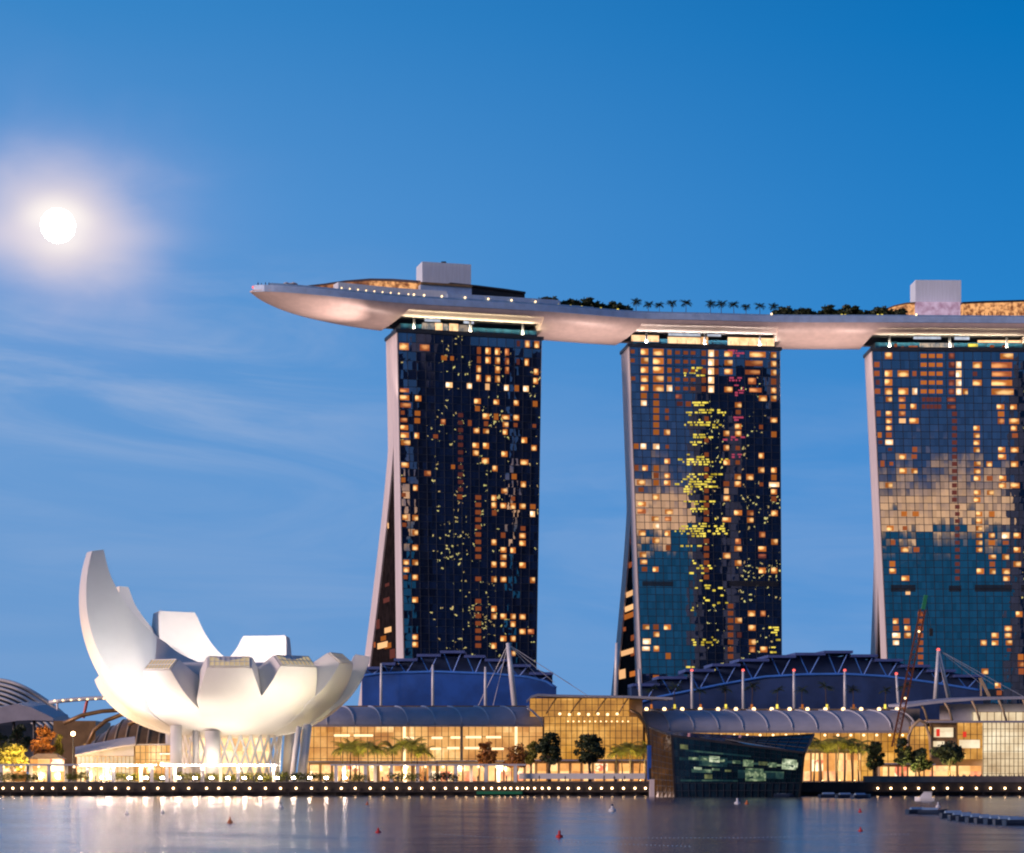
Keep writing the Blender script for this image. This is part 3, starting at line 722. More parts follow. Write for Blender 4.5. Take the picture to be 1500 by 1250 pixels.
crown(T3, [(1310, 1314, 504, 509, 'o'), (1320, 1324, 508, 511, 'o'), (1331, 1344, 507, 511, 'o'), (1347, 1397, 503, 510, E['cdim']), (1418, 1432, 504, 508, E['y']), (1432, 1496, 499, 502, E['crown']), (1450, 1456, 506, 509, 'o'), (1468, 1474, 506, 509, 'o'), (1338, 1378, 493, 497, E['grey']), (1398, 1420, 494, 498, E['grey'])])
# ------------------------------------------------------------------ boat-shaped roof deck across the towers
def tmid(T, f): return T.P(T.Wd * f, T.vt / 2, 0)
ctrl = [Vector((-103.4, 893.5, 0)), Vector((-77, 908, 0)), tmid(T1, 0.0), tmid(T1, 0.5), tmid(T1, 1.0), tmid(T2, 0.0), tmid(T2, 0.5), tmid(T2, 1.0), tmid(T3, 0.0), tmid(T3, 0.5), tmid(T3, 1.0), Vector((272, 958.5, 0))]
def cat(p0, p1, p2, p3, t):
    return 0.5 * ((2 * p1) + (p2 - p0) * t + (2 * p0 - 5 * p1 + 4 * p2 - p3) * t * t + (3 * p1 - p0 - 3 * p2 + p3) * t ** 3)
pathp = []
for i in range(len(ctrl) - 1):
    a = ctrl[max(i - 1, 0)]; d = ctrl[min(i + 2, len(ctrl) - 1)]
    if i == 0: a = ctrl[0] * 2 - ctrl[1]
    if i == len(ctrl) - 2: d = ctrl[-1] * 2 - ctrl[-2]
    for k in range(24): pathp.append(cat(a, ctrl[i], ctrl[i + 1], d, k / 24))
pathp.append(ctrl[-1])
for _ in range(14):
    pathp = [pathp[0]] + [(pathp[i - 1] + pathp[i] * 2 + pathp[i + 1]) / 4 for i in range(1, len(pathp) - 1)] + [pathp[-1]]
cum = [0.0]
for i in range(1, len(pathp)): cum.append(cum[-1] + (pathp[i] - pathp[i - 1]).length)
def path_at(s):
    s = max(0, min(cum[-1] - 1e-6, s))
    for i in range(1, len(cum)):
        if cum[i] >= s:
            t = (s - cum[i - 1]) / (cum[i] - cum[i - 1]); p = pathp[i - 1].lerp(pathp[i], t)
            d = (pathp[min(i + 2, len(pathp) - 1)] - pathp[max(i - 3, 0)]).normalized()
            return p, d, Vector((-d.y, d.x, 0))       # point, tangent, towards the back
def s_near(p):
    p = Vector((p.x, p.y, 0)); return cum[min(range(len(pathp)), key=lambda i: (pathp[i] - p).length)]
S1a, S1b, S2a, S2b, S3a, S3b = [s_near(tmid(T, f)) for T, f in ((T1, 0), (T1, 1), (T2, 0), (T2, 1), (T3, 0), (T3, 1))]
def q_of(s): return max(0.0, 1 - s / S1a)
def half(s): return 19.0 * max(0.02, (1 - q_of(s) ** 2.3)) ** 0.62
def depth(s): return 7.3 * max(0.10, (1 - 0.14 * min(1, q_of(s) * 2.5)) * (1 - q_of(s) ** 2.6) ** 0.8)
def zdeck(s): return 194.6 + 2.6 * q_of(s) ** 1.8
FULL = [(1, 0), (.99, -.16), (.95, -.36), (.86, -.58), (.70, -.78), (.48, -.92), (.22, -.99), (0, -1.0)]
def hull_ring(s, prof):
    p, d, n = path_at(s); h, dp, z = half(s), depth(s), zdeck(s)
    pts = [p - n * h * x + Vector((0, 0, z + dp * y)) for x, y in prof]
    pts += [p + n * h * x + Vector((0, 0, z + dp * y)) for x, y in reversed(prof[:-1])]
    return pts
def srange(a, b, st): 
    k = max(2, int((b - a) / st) + 1); return [a + (b - a) * i / (k - 1) for i in range(k)]
park = thing('roof_deck', 'long boat-shaped deck bridging the three towers, pinkish belly and pointed overhanging tip', 'roof deck', tuple(tmid(T2, .5) + Vector((0, 0, 190))))
UP = [(1, 0), (.99, -.16), (.96, -.34), (.945, -.38), (.90, -.40), (.86, -.45), (.82, -.54), (.76, -.62), (.70, -.66), (.70, -.45), (0, -.45)]
MB().loft([hull_ring(s, UP) for s in srange(S1a - 1.0, cum[-1], 3.0)], True, True).build('upper_hull', M['hull'], park, sharp=40)
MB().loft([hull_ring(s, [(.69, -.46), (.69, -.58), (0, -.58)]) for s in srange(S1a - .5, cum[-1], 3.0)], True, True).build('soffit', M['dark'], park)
def belly(a, b, slant=0.0):
    """full-depth hull between towers; the end next to a tower's left side is cut on a slant"""
    rings = []
    prof = [(x * 1.004, y) for x, y in FULL]
    for s in srange(a, b, 2.5):
        ring = []; n_ = 2 * len(prof) - 1
        for k in range(n_):
            j = k if k < len(prof) else n_ - 1 - k
            sk = min(s, b - slant * (-prof[j][1])) if slant else s
            ring.append(hull_ring(sk, prof)[k])
        rings.append(ring)
    MB().loft(rings, True, True).build('hull_belly', M['hull'], park, sharp=40)
belly(0.0, S1a + 5.5, 7.5); belly(S1b - 2.6, S2a + 5.5, 7.0); belly(S2b - 2.4, S3a + 4.5, 6.5); belly(S3b - 2.4, cum[-1])
# deck surface, fascia and glass balustrade
def strip(a, b, x0, x1, z0, z1, st=3.0, th=None):
    rings = []
    for s in srange(a, b, st):
        p, d, n = path_at(s); h, z = half(s), zdeck(s)
        rings.append([p - n * h * x0 + Vector((0, 0, z + z0)), p - n * h * x1 + Vector((0, 0, z + z0)), p - n * h * x1 + Vector((0, 0, z + z1)), p - n * h * x0 + Vector((0, 0, z + z1))])
    return MB().loft(rings, True, True)
strip(0.5, cum[-1], 0.985, -0.985, -0.05, 0.12).build('deck', M['deck'], park)
strip(0.3, cum[-1], 1.008, 0.97, -0.7, 1.9).build('fascia', M['hullband'], park)
M['balglass'] = mat('balustrade_glass', (0.30, 0.45, 0.62), 0.08, 0.25, 0.12, 0.5, spec=0.9)
strip(5.0, S1b + 18, 0.985, 0.975, 1.9, 2.7).build('balustrade', M['balglass'], park)
strip(S1b + 18.2, cum[-1], 0.985, 0.975, 1.9, 2.5).build('balustrade', M['balglass'], park)
strip(5.0, cum[-1], -0.965, -0.975, 0.1, 1.75).build('balustrade', M['balglass'], park)
strip(S1a - 28, S1a + 20, 0.86, 0.55, 0.12, 5.8).build('terrace_wall', M['core'], park)
strip(S1a + 20, S1b + 4, 0.93, 0.70, 0.12, 4.6).build('terrace_wall', M['hullband'], park)
def deckpt(px, off=0.6, dz=0.12):
    """point on the deck, off = share of half width towards the camera, under photo column px"""
    lo, hi = 0.0, cum[-1]
    for _ in range(40):
        s = (lo + hi) / 2; p, d, n = path_at(s); p = p - n * half(s) * off
        if 750 + p.x * FPX / p.y < px: lo = s
        else: hi = s
    return Vector((p.x, p.y, zdeck(s) + dz)), d, n, s
def deckbox(name, px0, px1, py0, m, off, dep, parent=park, dz=0.12, z1=None):
    a, d, n, s = deckpt(px0, off, dz); b, d2, n2, s2 = deckpt(px1, off, dz)
    zt = z1 if z1 is not None else WZ(py0, (a.y + b.y) / 2)
    e = (b - a); e.z = 0; nn = Vector((-e.y, e.x, 0)).normalized() * dep
    a.z = b.z = min(a.z, b.z)
    T = Vector((0, 0, zt - a.z))
    return MB().hexa([a, b, b + nn, a + nn], [a + T, b + T, b + nn + T, a + nn + T]).build(name, m, parent)
b1 = deckbox('lift_core', 618.5, 690, 385.5, M['core'], 0.0, 11)
MB().hexa([v + Vector((0, 0, 0)) for v in [deckpt(650, -.1)[0] + Vector((x, y, 19.6)) for x, y in ((-1, -1), (1, -1), (1, 1), (-1, 1))]], [deckpt(650, -.1)[0] + Vector((x, y, 21.6)) for x, y in ((-1, -1), (1, -1), (1, 1), (-1, 1))]).build('beacon_housing', M['dark'], b1)
deckbox('lift_core', 1341, 1408, 410.5, M['core'], 0.1, 11)
E['rest'] = emat('restaurant_light', (1.15, 0.55, 0.22), 0.9, 0.1, 0.55, False, (0.22, 0.07, 0.035))
E['restdim'] = emat('restaurant_dim_light', (0.55, 0.22, 0.10), 0.8, 0.1, 0.5, False, (0.12, 0.045, 0.03))
E['purple'] = emat('purple_lounge_light', (0.62, 0.45, 0.62), 0.9, 0.1, 0.25, False, (0.35, 0.2, 0.3))
# restaurant pavilion with a long curved roof
def pavilion(rows, off, dep, mroof, mwall, name):
    fr = []; bk = []
    for px, yt, th in rows:
        p, d, n, s = deckpt(px, off, 0.12)
        zt = WZ(yt, p.y)
        fr.append((p, n, zt, th))
    rings = [[p + Vector((0, 0, zt - th - p.z)), p + n * dep + Vector((0, 0, zt - th - p.z)), p + n * dep + Vector((0, 0, zt - p.z + .3)), p + n * dep * .5 + Vector((0, 0, zt - p.z + .7)), p + Vector((0, 0, zt - p.z))] for p, n, zt, th in fr]
    r = MB().loft(rings, True, True).build(name + '_roof', mroof, park, False)
    rings = [[p + n * 1.2, p + n * (dep - 1), p + n * (dep - 1) + Vector((0, 0, max(.2, zt - th - p.z))), p + n * 1.2 + Vector((0, 0, max(.2, zt - th - p.z)))] for p, n, zt, th in fr]
    MB().loft(rings, True, True).build(name + '_glazing', mwall, park)
pavilion([(452, 418, .5), (475, 415.5, .6), (505, 411, .7), (542, 408, .8)], 0.35, 15, M['roofbrown'], E['restdim'], 'restaurant')
pavilion([(542.6, 408, .8), (575, 408.5, .9), (612, 411, .9), (616, 411.5, .8)], 0.35, 15, M['roofbrown'], E['rest'], 'restaurant')
pavilion([(617, 413, .8), (655, 415.5, .8), (692, 418, .8)], 0.80, 6, M['bronze'], M['hullband'], 'lounge')
pavilion([(660, 414, .6), (700, 418, .7), (740, 423, .8), (770, 427.5, .8)], 0.5, 12, M['dark'], M['dark'], 'lounge')
deckbox('lounge_wall', 1342, 1408, 442.5, E['purple'], 0.35, 3)
pavilion([(1299, 452, .3), (1312, 447, .4), (1328, 443.5, .5), (1341, 442.5, .5)], 0.35, 8, M['bronze'], E['rest'], 'lounge')
pavilion([(1410, 442.5, .7), (1440, 441, .7), (1475, 440, .7), (1510, 439, .7)], 0.55, 12, M['dark'], E['rest'], 'trellis_bar')
g = MB()
for px in range(1412, 1506, 6):
    p, d, n, s = deckpt(px, .56, .12); g.bar(p, p + Vector((0, 0, 5.2)), .25)
g.build('trellis_post', M['rust'], park)
# small lights along the balustrade
for px in (500, 512, 524, 536, 548, 560, 572, 584, 598, 606, 621, 647, 681, 715, 749, 784, 1130, 1342):
    p, d, n, s = deckpt(px, .99, 3.0 if px < 800 else 2.6)
    MB().ball(p - n * .3, 0.42 if px > 600 else .3, 8, 5).build('deck_lamp', E['lampdim'], park)
p, d, n, s = deckpt(371, .3, 1.3); MB().ball(p, .55, 8, 6).build('beacon', E['redlamp'], park)
# pool edge and orange planters glimpsed above the fascia
for a, b, m in ((800, 912, 'leaf2'), (955, 1128, 'sand'), (1130, 1300, 'sand')):
    A, d, n, s0 = deckpt(a, .9); B, d, n, s1 = deckpt(b, .9)
    strip(s0, s1, .93, .80, .12, 2.5 if m == 'sand' else 2.1).build('planter', M[m], park)
for px in (818, 836, 852, 880, 905, 1233, 1238, 1286, 1292):
    p, d, n, s = deckpt(px, .92, 2.6)
    MB().ball(p, .55, 8, 5).build('garden_lamp', E['y'], park)
# lights: long troughs on the tower parapets wash the recessed cove, spots wash the belly
def trough(T, col_, power):
    f = MB(); u0, u1 = 4, T.Wd - 3
    f.hexa([T.P(u0, -.85, ZT + .2), T.P(u1, -.85, ZT + .2), T.P(u1, -.15, ZT + .2), T.P(u0, -.15, ZT + .2)], [T.P(u0, -.85, ZT + .55), T.P(u1, -.85, ZT + .55), T.P(u1, -.15, ZT + .55), T.P(u0, -.15, ZT + .55)])
    fo = f.build('light_trough', M['dark'], T.root)
    c = T.P(T.Wd / 2, -.5, ZT + .75)
    o = lamp('trough_light', 'AREA', c, None, power, col_, (u1 - u0, .5))
    o.rotation_euler = (R(180 + 14), 0, T.ang)
    o.parent = T.root; o.matrix_parent_inverse = Matrix.Translation(-ROOT[T.root])
    KIDS[T.root].append(o)
trough(T1, (1.0, 0.86, 0.55), 8000)
trough(T2, (1.0, 0.90, 0.80), 8000)
trough(T3, (1.0, 0.88, 0.62), 10000)
def bspot(p, t, power, c=(1, .75, .67), ang=80):
    o = lamp('belly_light', 'SPOT', p, t, power, c, 0.6, R(ang), 1.0)
    o.parent = park; o.matrix_parent_inverse = Matrix.Translation(-ROOT[park]); KIDS.setdefault(park, []).append(o)
def belly_target(s, off): 
    p, d, n = path_at(s); return p - n * half(s) * off + Vector((0, 0, zdeck(s) - depth(s) * .7))
pL = T1.P(-3, -6, 160)
bspot(pL, belly_target(S1a - 38, .6), 120000, ang=62)
bspot(T1.P(-3, 2, 150), belly_target(S1a - 12, .5), 27000, ang=80)
bspot(T1.P(T1.Wd + 3, -8, 150), belly_target((S1b + S2a) / 2 - 4, .5), 42000, ang=80)
bspot(T2.P(-3, -8, 150), belly_target((S1b + S2a) / 2 + 4, .5), 42000, ang=80)
bspot(T2.P(T2.Wd + 3, -8, 150), belly_target((S2b + S3a) / 2 - 4, .5), 42000, ang=80)
bspot(T3.P(-3, -8, 150), belly_target((S2b + S3a) / 2 + 4, .5), 42000, ang=80)

# ------------------------------------------------------------------ plants: a few kinds, built once and copied
def leaf_quads(mb, c, r, n, size, rg, flat=1.0):
    for _ in range(n):
        d = Vector((rg.gauss(0, 1), rg.gauss(0, 1), rg.gauss(0, 1))).normalized() * r * rg.random() ** 0.4
        d.z *= flat
        p = Vector(c) + d
        a = Vector((rg.gauss(0, 1), rg.gauss(0, 1), rg.gauss(0, .6))).normalized()
        b = a.cross(Vector((rg.gauss(0, 1), rg.gauss(0, 1), rg.gauss(0, 1)))).normalized()
        s = size * rg.uniform(.6, 1.3)
        mb.add([p - a * s, p - b * s * .55, p + a * s, p + b * s * .55], [(0, 1, 2, 3)])
def make_tree(label, m, h=9.0, crown_r=3.2, seed=1, clumps=16, per=70, trunk_h=.34, name='tree', group=None, leafsize=.42):
    rg = random.Random(seed)
    t = thing(name, label, 'tree', (0, 0, 0), group)
    cz = h * (trunk_h + (1 - trunk_h) / 2); ch = h * (1 - trunk_h) / 2
    tr = MB(); tr.tube([(0, 0, 0), (rg.uniform(-.1, .1), 0, h * trunk_h * .6), (rg.uniform(-.2, .2), rg.uniform(-.2, .2), h * trunk_h), (0, 0, cz)], [.035 * h, .028 * h, .022 * h, .008 * h], 8)
    cr = MB()
    for i in range(clumps):
        a = 2 * math.pi * i * 0.618; v = rg.uniform(-.85, .95)
        rad = math.sqrt(max(0.05, 1 - v * v)) * crown_r * rg.uniform(.45, .88)
        c = Vector((rad * math.cos(a), rad * math.sin(a), cz + v * ch * .8))
        leaf_quads(cr, c, crown_r * rg.uniform(.26, .46), per, leafsize, rg, .8)
        if i % 3 == 0: tr.tube([(0, 0, h * trunk_h * rg.uniform(.8, 1.1)), tuple(c * .6 + Vector((0, 0, cz * .35))), tuple(c)], [.012 * h, .009 * h, .004 * h], 5)
    leaf_quads(cr, (0, 0, cz), crown_r * .7, per * 4, leafsize, rg, ch / crown_r)
    tr.build('trunk', M['bark'], t); cr.build('crown', m, t, recalc=False)
    return t
def make_palm(label, m, h=8.0, seed=1, group=None, fr=13, flen=2.6, cat='palm tree'):
    rg = random.Random(seed)
    t = thing('palm_tree', label, cat, (0, 0, 0), group)
    MB().tube([(0, 0, 0), (.08 * h * .3, 0, h * .35), (.08 * h * .5, .02 * h, h * .7), (.05 * h, 0, h)], [.028 * h, .02 * h, .017 * h, .015 * h], 8).build('trunk', M['bark'], t)
    cr = MB(); top = Vector((.05 * h, 0, h))
    for i in range(fr):
        a = 2 * math.pi * (i * .618) + rg.uniform(-.2, .2); el = rg.uniform(.1, 1.15); L = flen * rg.uniform(.8, 1.15)
        pts = []; p = top.copy(); 
        for k in range(8):
            pts.append(p.copy()); e = el - 1.7 * k / 8 * (1.1 if el < .8 else .8)
            p = p + Vector((math.cos(a) * math.cos(e), math.sin(a) * math.cos(e), math.sin(e))) * L / 7
        side = Vector((-math.sin(a), math.cos(a), 0))
        for k in range(7):
            w = flen * .30 * math.sin(math.pi * min(1, (k + .7) / 7.6)) + .05
            for sg in (-1, 1):
                for q in (0.0, 0.5):
                    b = pts[k].lerp(pts[k + 1], q); e = pts[k].lerp(pts[k + 1], q + .36)
                    tip = b.lerp(e, .8) + side * sg * w + Vector((0, 0, -w * .45)) + (pts[k + 1] - pts[k]) * .6
                    cr.add([b, e, tip], [(0, 1, 2)])
        cr.tube(pts, [.05 * h / 8] * 7 + [.015], 4)
    cr.build('crown', m, t, recalc=False)
    return t
# palms and trees on the deck
dpalm = make_palm('slender palm silhouetted on the roof deck between the left and middle towers', M['leaf'], 5.6, 5, 'palms in a row on the roof deck', 24, 2.2)
first = True
for k, (px, h) in enumerate(((931, 4.6), (950, 3.8), (967, 3.6), (985, 4.4), (1004, 4.6), (1040, 4.6), (1057, 4.7), (1076, 4.5), (1093, 3.7), (1112, 4.2), (1132, 4.2))):
    p, d, n, s = deckpt(px, .55)
    lab = 'slender palm on the roof deck above the gap between left and middle towers' if px < 922 else 'slender palm silhouetted on the roof deck above the middle tower'
    if k == 0: place(dpalm, p, .4, (h + 3.0) / 5.6); dpalm['label'] = lab
    else: dup(dpalm, p, k * 1.3, (h + 3.0) / 5.6, lab)
dt = make_tree('leafy dark tree on the roof deck between the left and middle towers', M['leaf'], 5, 2.6, 9, 12, 40, .15, group='trees along the roof deck', leafsize=.5)
spots = ((800, 3.4), (807, 4.2), (823, 4.4), (832, 3.8), (840, 4.6), (853, 4.0), (860, 4.6), (879, 4.6), (893, 3.7), (900, 3.9), (909, 4.9), (1143, 3.8), (1150, 4.6), (1157, 5.0), (1171, 3.8), (1188, 3.6), (1197, 3.3), (1213, 4.6), (1225, 3.8), (1233, 4.4), (1243, 4.8), (1260, 4.3), (1275, 3.6), (1291, 4.8), (1308, 4.2), (1318, 3.6), (775, 2.8), (786, 3.2), (794, 3.0), (815, 4.4), (847, 4.3), (868, 3.9), (886, 4.1), (916, 3.4), (1138, 3.2), (1164, 4.2), (1180, 3.4), (1205, 3.8), (1219, 4.0), (1251, 4.1), (1267, 3.5), (1283, 4.2), (1299, 3.6))
for k, (px, h) in enumerate(spots):
    p, d, n, s = deckpt(px, .6)
    lab = 'leafy dark tree on the roof deck between the left and middle towers' if px < 1000 else 'leafy dark tree on the roof deck between the middle and right towers'
    if k == 0: place(dt, p, 0, (h + 2.6) / 5)
    else: dup(dt, p, k * 1.7, (h + 2.3 + 1.3 * math.sin(k * 2.3)) / 5, lab)
# white parasol near the pointed end
p, d, n, s = deckpt(425, .3)
par = thing('parasol', 'pale twin parasol standing near the pointed tip of the roof deck', 'parasol', tuple(p))
MB().tube([p, p + Vector((0, 0, 5.0))], .18, 8).build('pole', M['steel'], par)
for o_ in (-1.4, 1.4):
    c = p + Vector((o_, 0, 4.4)); rings = [[c + Vector((r_ * math.cos(k * math.pi / 4), r_ * math.sin(k * math.pi / 4), z_)) for k in range(8)] for r_, z_ in ((1.7, 0), (1.65, .12), (.9, .55), (.08, .9))]
    MB().loft(rings, True, True).build('canopy', M['white'], par)
# visitors at the railing
def make_person(label, mcloth, group):
    t = thing('person', label, 'person', (0, 0, 0), group)
    b = MB()
    for sx in (-.1, .1): b.tube([(sx, 0, 0), (sx, 0.02, .45), (sx * .9, 0, .85)], [.055, .075, .095], 8)
    b.tube([(0, 0, .80), (0, 0, 1.05), (0, 0, 1.32), (0, 0, 1.44), (0, 0, 1.52)], [.17, .15, .2, .12, .055], 10)
    for sx in (-1, 1): b.tube([(.2 * sx, 0, 1.38), (.27 * sx, .03, 1.1), (.25 * sx, -.1, .85)], [.055, .045, .035], 6)
    b.ball((0, -.01, 1.63), .105, 10, 8, 1.2)
    b.build('body', mcloth, t, True)
    return t
vis = make_person('visitor in dark clothes standing by the railing at the tip of the roof deck', M['cloth'], 'visitors at the tip of the roof deck')
for k, px in enumerate((378, 383, 389, 394, 399, 403, 410, 414, 419, 431, 437, 443, 449, 456, 463, 470)):
    p, d, n, s = deckpt(px, .55 if px > 385 else .2); p.z += 0.0
    p = p + Vector((0, 0, 1.55))  # raised viewing step
    if k == 0: place(vis, p, 0, 1.15)
    else: dup(vis, p, k * 2.1, 1.1)
strip(5, S1a - 18, .80, .1, .12, 1.67).build('viewing_step', M['deck'], park)
# ------------------------------------------------------------------ lotus-shaped museum
MC = Vector((WX(338, 640), 640.0, 0)); Z0 = 15.5
museum = thing('museum', 'white lotus-shaped museum of upcurving petals with a tall one sweeping left', 'museum', (MC.x, MC.y, GZ))
M['skylight'] = None
def sky_mat():
    m = bpy.data.materials.new('skylight_glass'); m.use_nodes = True
    t = NT(m.node_tree); p = t.node('ShaderNodeBsdfPrincipled'); o = t.node('ShaderNodeOutputMaterial'); t.l.new(p.outputs[0], o.inputs[0])
    p.inputs['Base Color'].default_value = (.42, .36, .22, 1); p.inputs['Roughness'].default_value = .2
    co = t.node('ShaderNodeTexCoord').outputs['Object']; nz = t.noise(co, .5, 3)
    t.put(p.inputs['Emission Color'], t.mix(nz, (.75, .50, .20), (.45, .40, .26))); p.inputs['Emission Strength'].default_value = .8
    return m
M['skylight'] = sky_mat()
def pol(r, a, z): return MC + Vector((r * math.sin(a), -r * math.cos(a), z))
def petal(phi, Rr, H, thm, wt, inner, wfac=1.0, hn=0.30, drop=3.0, halfang=R(16.6), rn=None, window=True, r0=6.0, zb=Z0, wmid=None):
    """one petal: curved outer skin, two flat sides, hollow top; inner = list of (r, z) from the tip down to the bowl"""
    a0 = R(phi); tm = R(thm); Ho = H - drop
    A = (Rr - r0) / math.sin(tm); B = (Ho - zb) / (1 - math.cos(tm))
    n = 30; rings = []
    # inner profile resampled
    L = [0.0]
    for i in range(1, len(inner)): L.append(L[-1] + math.hypot(inner[i][0] - inner[i - 1][0], inner[i][1] - inner[i - 1][1]))
    def inn(f):
        s = (1 - f) * L[-1]
        for i in range(1, len(L)):
            if L[i] >= s - 1e-9:
                k = (s - L[i - 1]) / (L[i] - L[i - 1])
                p0 = inner[max(i - 2, 0)]; p1 = inner[i - 1]; p2 = inner[i]; p3 = inner[min(i + 1, len(inner) - 1)]
                c = lambda j: 0.5 * (2 * p1[j] + (p2[j] - p0[j]) * k + (2 * p0[j] - 5 * p1[j] + 4 * p2[j] - p3[j]) * k * k + (3 * p1[j] - p0[j] - 3 * p2[j] + p3[j]) * k ** 3)
                return c(0), c(1)
        return inner[-1]
    t_n = None
    tn = hn * tm if rn is None else math.asin(min(1, (rn - r0) / A))
    wn = (r0 + A * math.sin(tn)) * math.tan(halfang)
    for i in range(n + 1):
        f = i / n; th = tm * f
        r = r0 + A * math.sin(th); z = zb + B * (1 - math.cos(th))
        if th <= tn: w = r * math.tan(halfang)
        else:
            k = (th - tn) / (tm - tn); w = wn + (wt - wn) * (k if wmid is None else k ** wmid)
        w *= wfac
        ri, zi = inn(f)
        ring = []
        for k in range(9):
            s = -1 + 2 * k / 8; ring.append(pol(r, a0 + s * w / max(r, w * .7), z))
        wi = min(w, max(ri, 1.0) * math.tan(halfang) * 1.0)
        wi = max(wi, .6)
        for k in range(5):
            s = 1 - 2 * k / 4; ring.append(pol(ri, a0 + s * wi / max(ri, wi * .7), zi))
        rings.append(ring)
    m = MB(); vs = [p for r_ in rings for p in r_]; nr = 14; fs = []
    o = MB(); o.loft(rings, True, True)
    ob = o.build('petal', M['petal'], museum)
    # crisp edges between skin and sides, smooth skin
    me = ob.data; me.polygons.foreach_set('use_smooth', [True] * len(me.polygons))
    bm = bmesh.new(); bm.from_mesh(me)
    for e in bm.edges:
        if len(e.link_faces) == 2 and e.calc_face_angle(0) > R(28): e.smooth = False
    bm.to_mesh(me); bm.free()
    if window:
        ring = rings[-1]; oL, oR = ring[0], ring[8]; iR, iL = ring[9], ring[13]
        nrm = ((oR - oL).cross(iL - oL)).normalized()
        if nrm.dot(pol(1, a0, 0) - MC) < 0: nrm = -nrm
        def lp(u, v): 
            top = iL.lerp(iR, u); k = u * 8; j = min(7, int(k)); bot = ring[j].lerp(ring[j + 1], k - j)
            return bot.lerp(top, v) + nrm * .08
        g = MB(); N = 8
        g.loft([[lp(.05 + .9 * u / N, .08), lp(.05 + .9 * u / N, .08) + nrm * .12, lp(.05 + .9 * u / N, .93) + nrm * .12, lp(.05 + .9 * u / N, .93)] for u in range(N + 1)], True, True)
        so_ = g.build('skylight', M['skylight'], ob)
        fr = MB()
        for u in range(N + 1): fr.bar(lp(.05 + .9 * u / N, .06) + nrm * .2, lp(.05 + .9 * u / N, .95) + nrm * .2, .22, .25)
        for v in (.06, .5, .95):
            for u in range(N): fr.bar(lp(.05 + .9 * u / N, v) + nrm * .22, lp(.05 + .9 * (u + 1) / N, v) + nrm * .22, .22, .25)
        fr.build('frame', M['petal'], so_)
    return ob
lo = lambda Rr, H: [(Rr - 3.6, H), (Rr - 7.5, H - 3.2), (Rr - 14, H - 7.0), (12, H - 10.5), (7, H - 11)]
petal(6.5, 35.5, 37.2, 74, 6.0, lo(35.5, 37.2), rn=30.5)
petal(-27.5, 35.2, 36.6, 74, 4.6, lo(35.2, 36.6), rn=28)
petal(38.7, 35.5, 37.8, 74, 5.9, lo(35.5, 37.8), rn=30.5)
petal(69, 36.5, 39.2, 76, 4.4, lo(36.5, 39.2), rn=30)
petal(97, 39.6, 39.6, 80, 4.5, [(35.4, 39.6), (33.4, 35.6), (29, 30.2), (21, 26.5), (7, 25)], drop=0.6, rn=29, window=False)
petal(-63, 41.2, 67.4, 109, 2.6, [(38.0, 67.4), (35.9, 59.2), (29.6, 48.8), (19.8, 40.4), (8, 36)], drop=0.5, hn=.28, window=False, wmid=.75)
petal(-101, 39.5, 34.5, 74, 4.0, [(37.2, 34.5), (33, 31), (24, 28), (7, 26)], drop=2.0, rn=28, window=False)
petal(-122, 42.6, 60.6, 100, 2.0, [(40.2, 60.6), (38.0, 54.5), (31.0, 46.0), (20, 39), (8, 35)], drop=0.6, hn=.3, window=False)
petal(-143.5, 36.5, 53.6, 92, 5.8, [(32.5, 53.6), (29.8, 47.0), (25.0, 41), (17, 37), (8, 35)], drop=0.6, hn=.40, window=False, halfang=R(25), wmid=1.0)
petal(167, 33.5, 46.6, 90, 6.6, [(29.5, 46.6), (27.3, 43.0), (23.0, 39.0), (16, 36.0), (8, 34)], drop=0.6, hn=.42, window=False, halfang=R(25), wmid=1.0)
petal(134, 35.0, 38.5, 80, 5.0, lo(35.0, 38.5), rn=29, window=False)
# inner bowl and rim that close the gaps between petals
prof = [(1.0, 30.0), (10, 31.0), (20, 34.0), (25.5, 36.2), (26.6, 35.6), (26.0, 31), (22, 24), (14, 18), (6, 15.6), (1.0, 15.2)]
MB().loft([[pol(r, 2 * math.pi * k / 64, z) for k in range(64)] for r, z in prof], True, True).build('bowl', M['petal'], museum, True)
# base: drum, diagonal lattice, plump columns, raking legs
E['base'] = interior_mat('museum_lobby_light', [(0, (.50, .26, .10)), (.5, (.95, .60, .28)), (1, (1.3, 1.0, .65))], (3, 3, 4), 1.5)
MB().loft([[pol(r, 2 * math.pi * k / 48, z) for k in range(48)] for r, z in ((11, GZ), (11, 15.6))], True, True).build('lobby', E['base'], museum, True)
lat = MB()
for k in range(30):
    a = 2 * math.pi * k / 30; b = 2 * math.pi / 30
    lat.tube([pol(13.6, a, GZ), pol(14.4, a + b * 1.5, 16.4)], .36, 6); lat.tube([pol(13.6, a, GZ), pol(14.4, a - b * 1.5, 16.4)], .36, 6)
lat.build('lattice', M['white'], museum)
def leg(p0, p1, r0_, r1_): MB().tube([p0, p1], [r0_, r1_], 16).build('column', M['white'], museum, True)
def at(px, Y, z): return Vector((WX(px, Y), Y, z))
leg(at(258, 622, GZ), at(258, 622, 19), 1.7, 1.6)
leg(at(287, 624, GZ), at(287, 624, 18), 1.0, .95)
leg(at(313, 622, GZ), at(311, 622, 17.5), 2.2, 2.1)
leg(at(427, 616, GZ), at(438, 622, 18.5), .8, .8)
leg(at(441, 618, GZ), at(450, 624, 19), 1.3, 1.3)
leg(at(250, 655, GZ), at(250, 655, 20), 1.5, 1.5)
leg(at(420, 655, GZ), at(425, 655, 20), 1.5, 1.5)
MB().loft([[pol(r, 2 * math.pi * k / 64, z) for k in range(64)] for r, z in ((22, GZ), (22, GZ + .9), (20.5, GZ + .9))], True, True).build('plinth', M['paving'], museum)
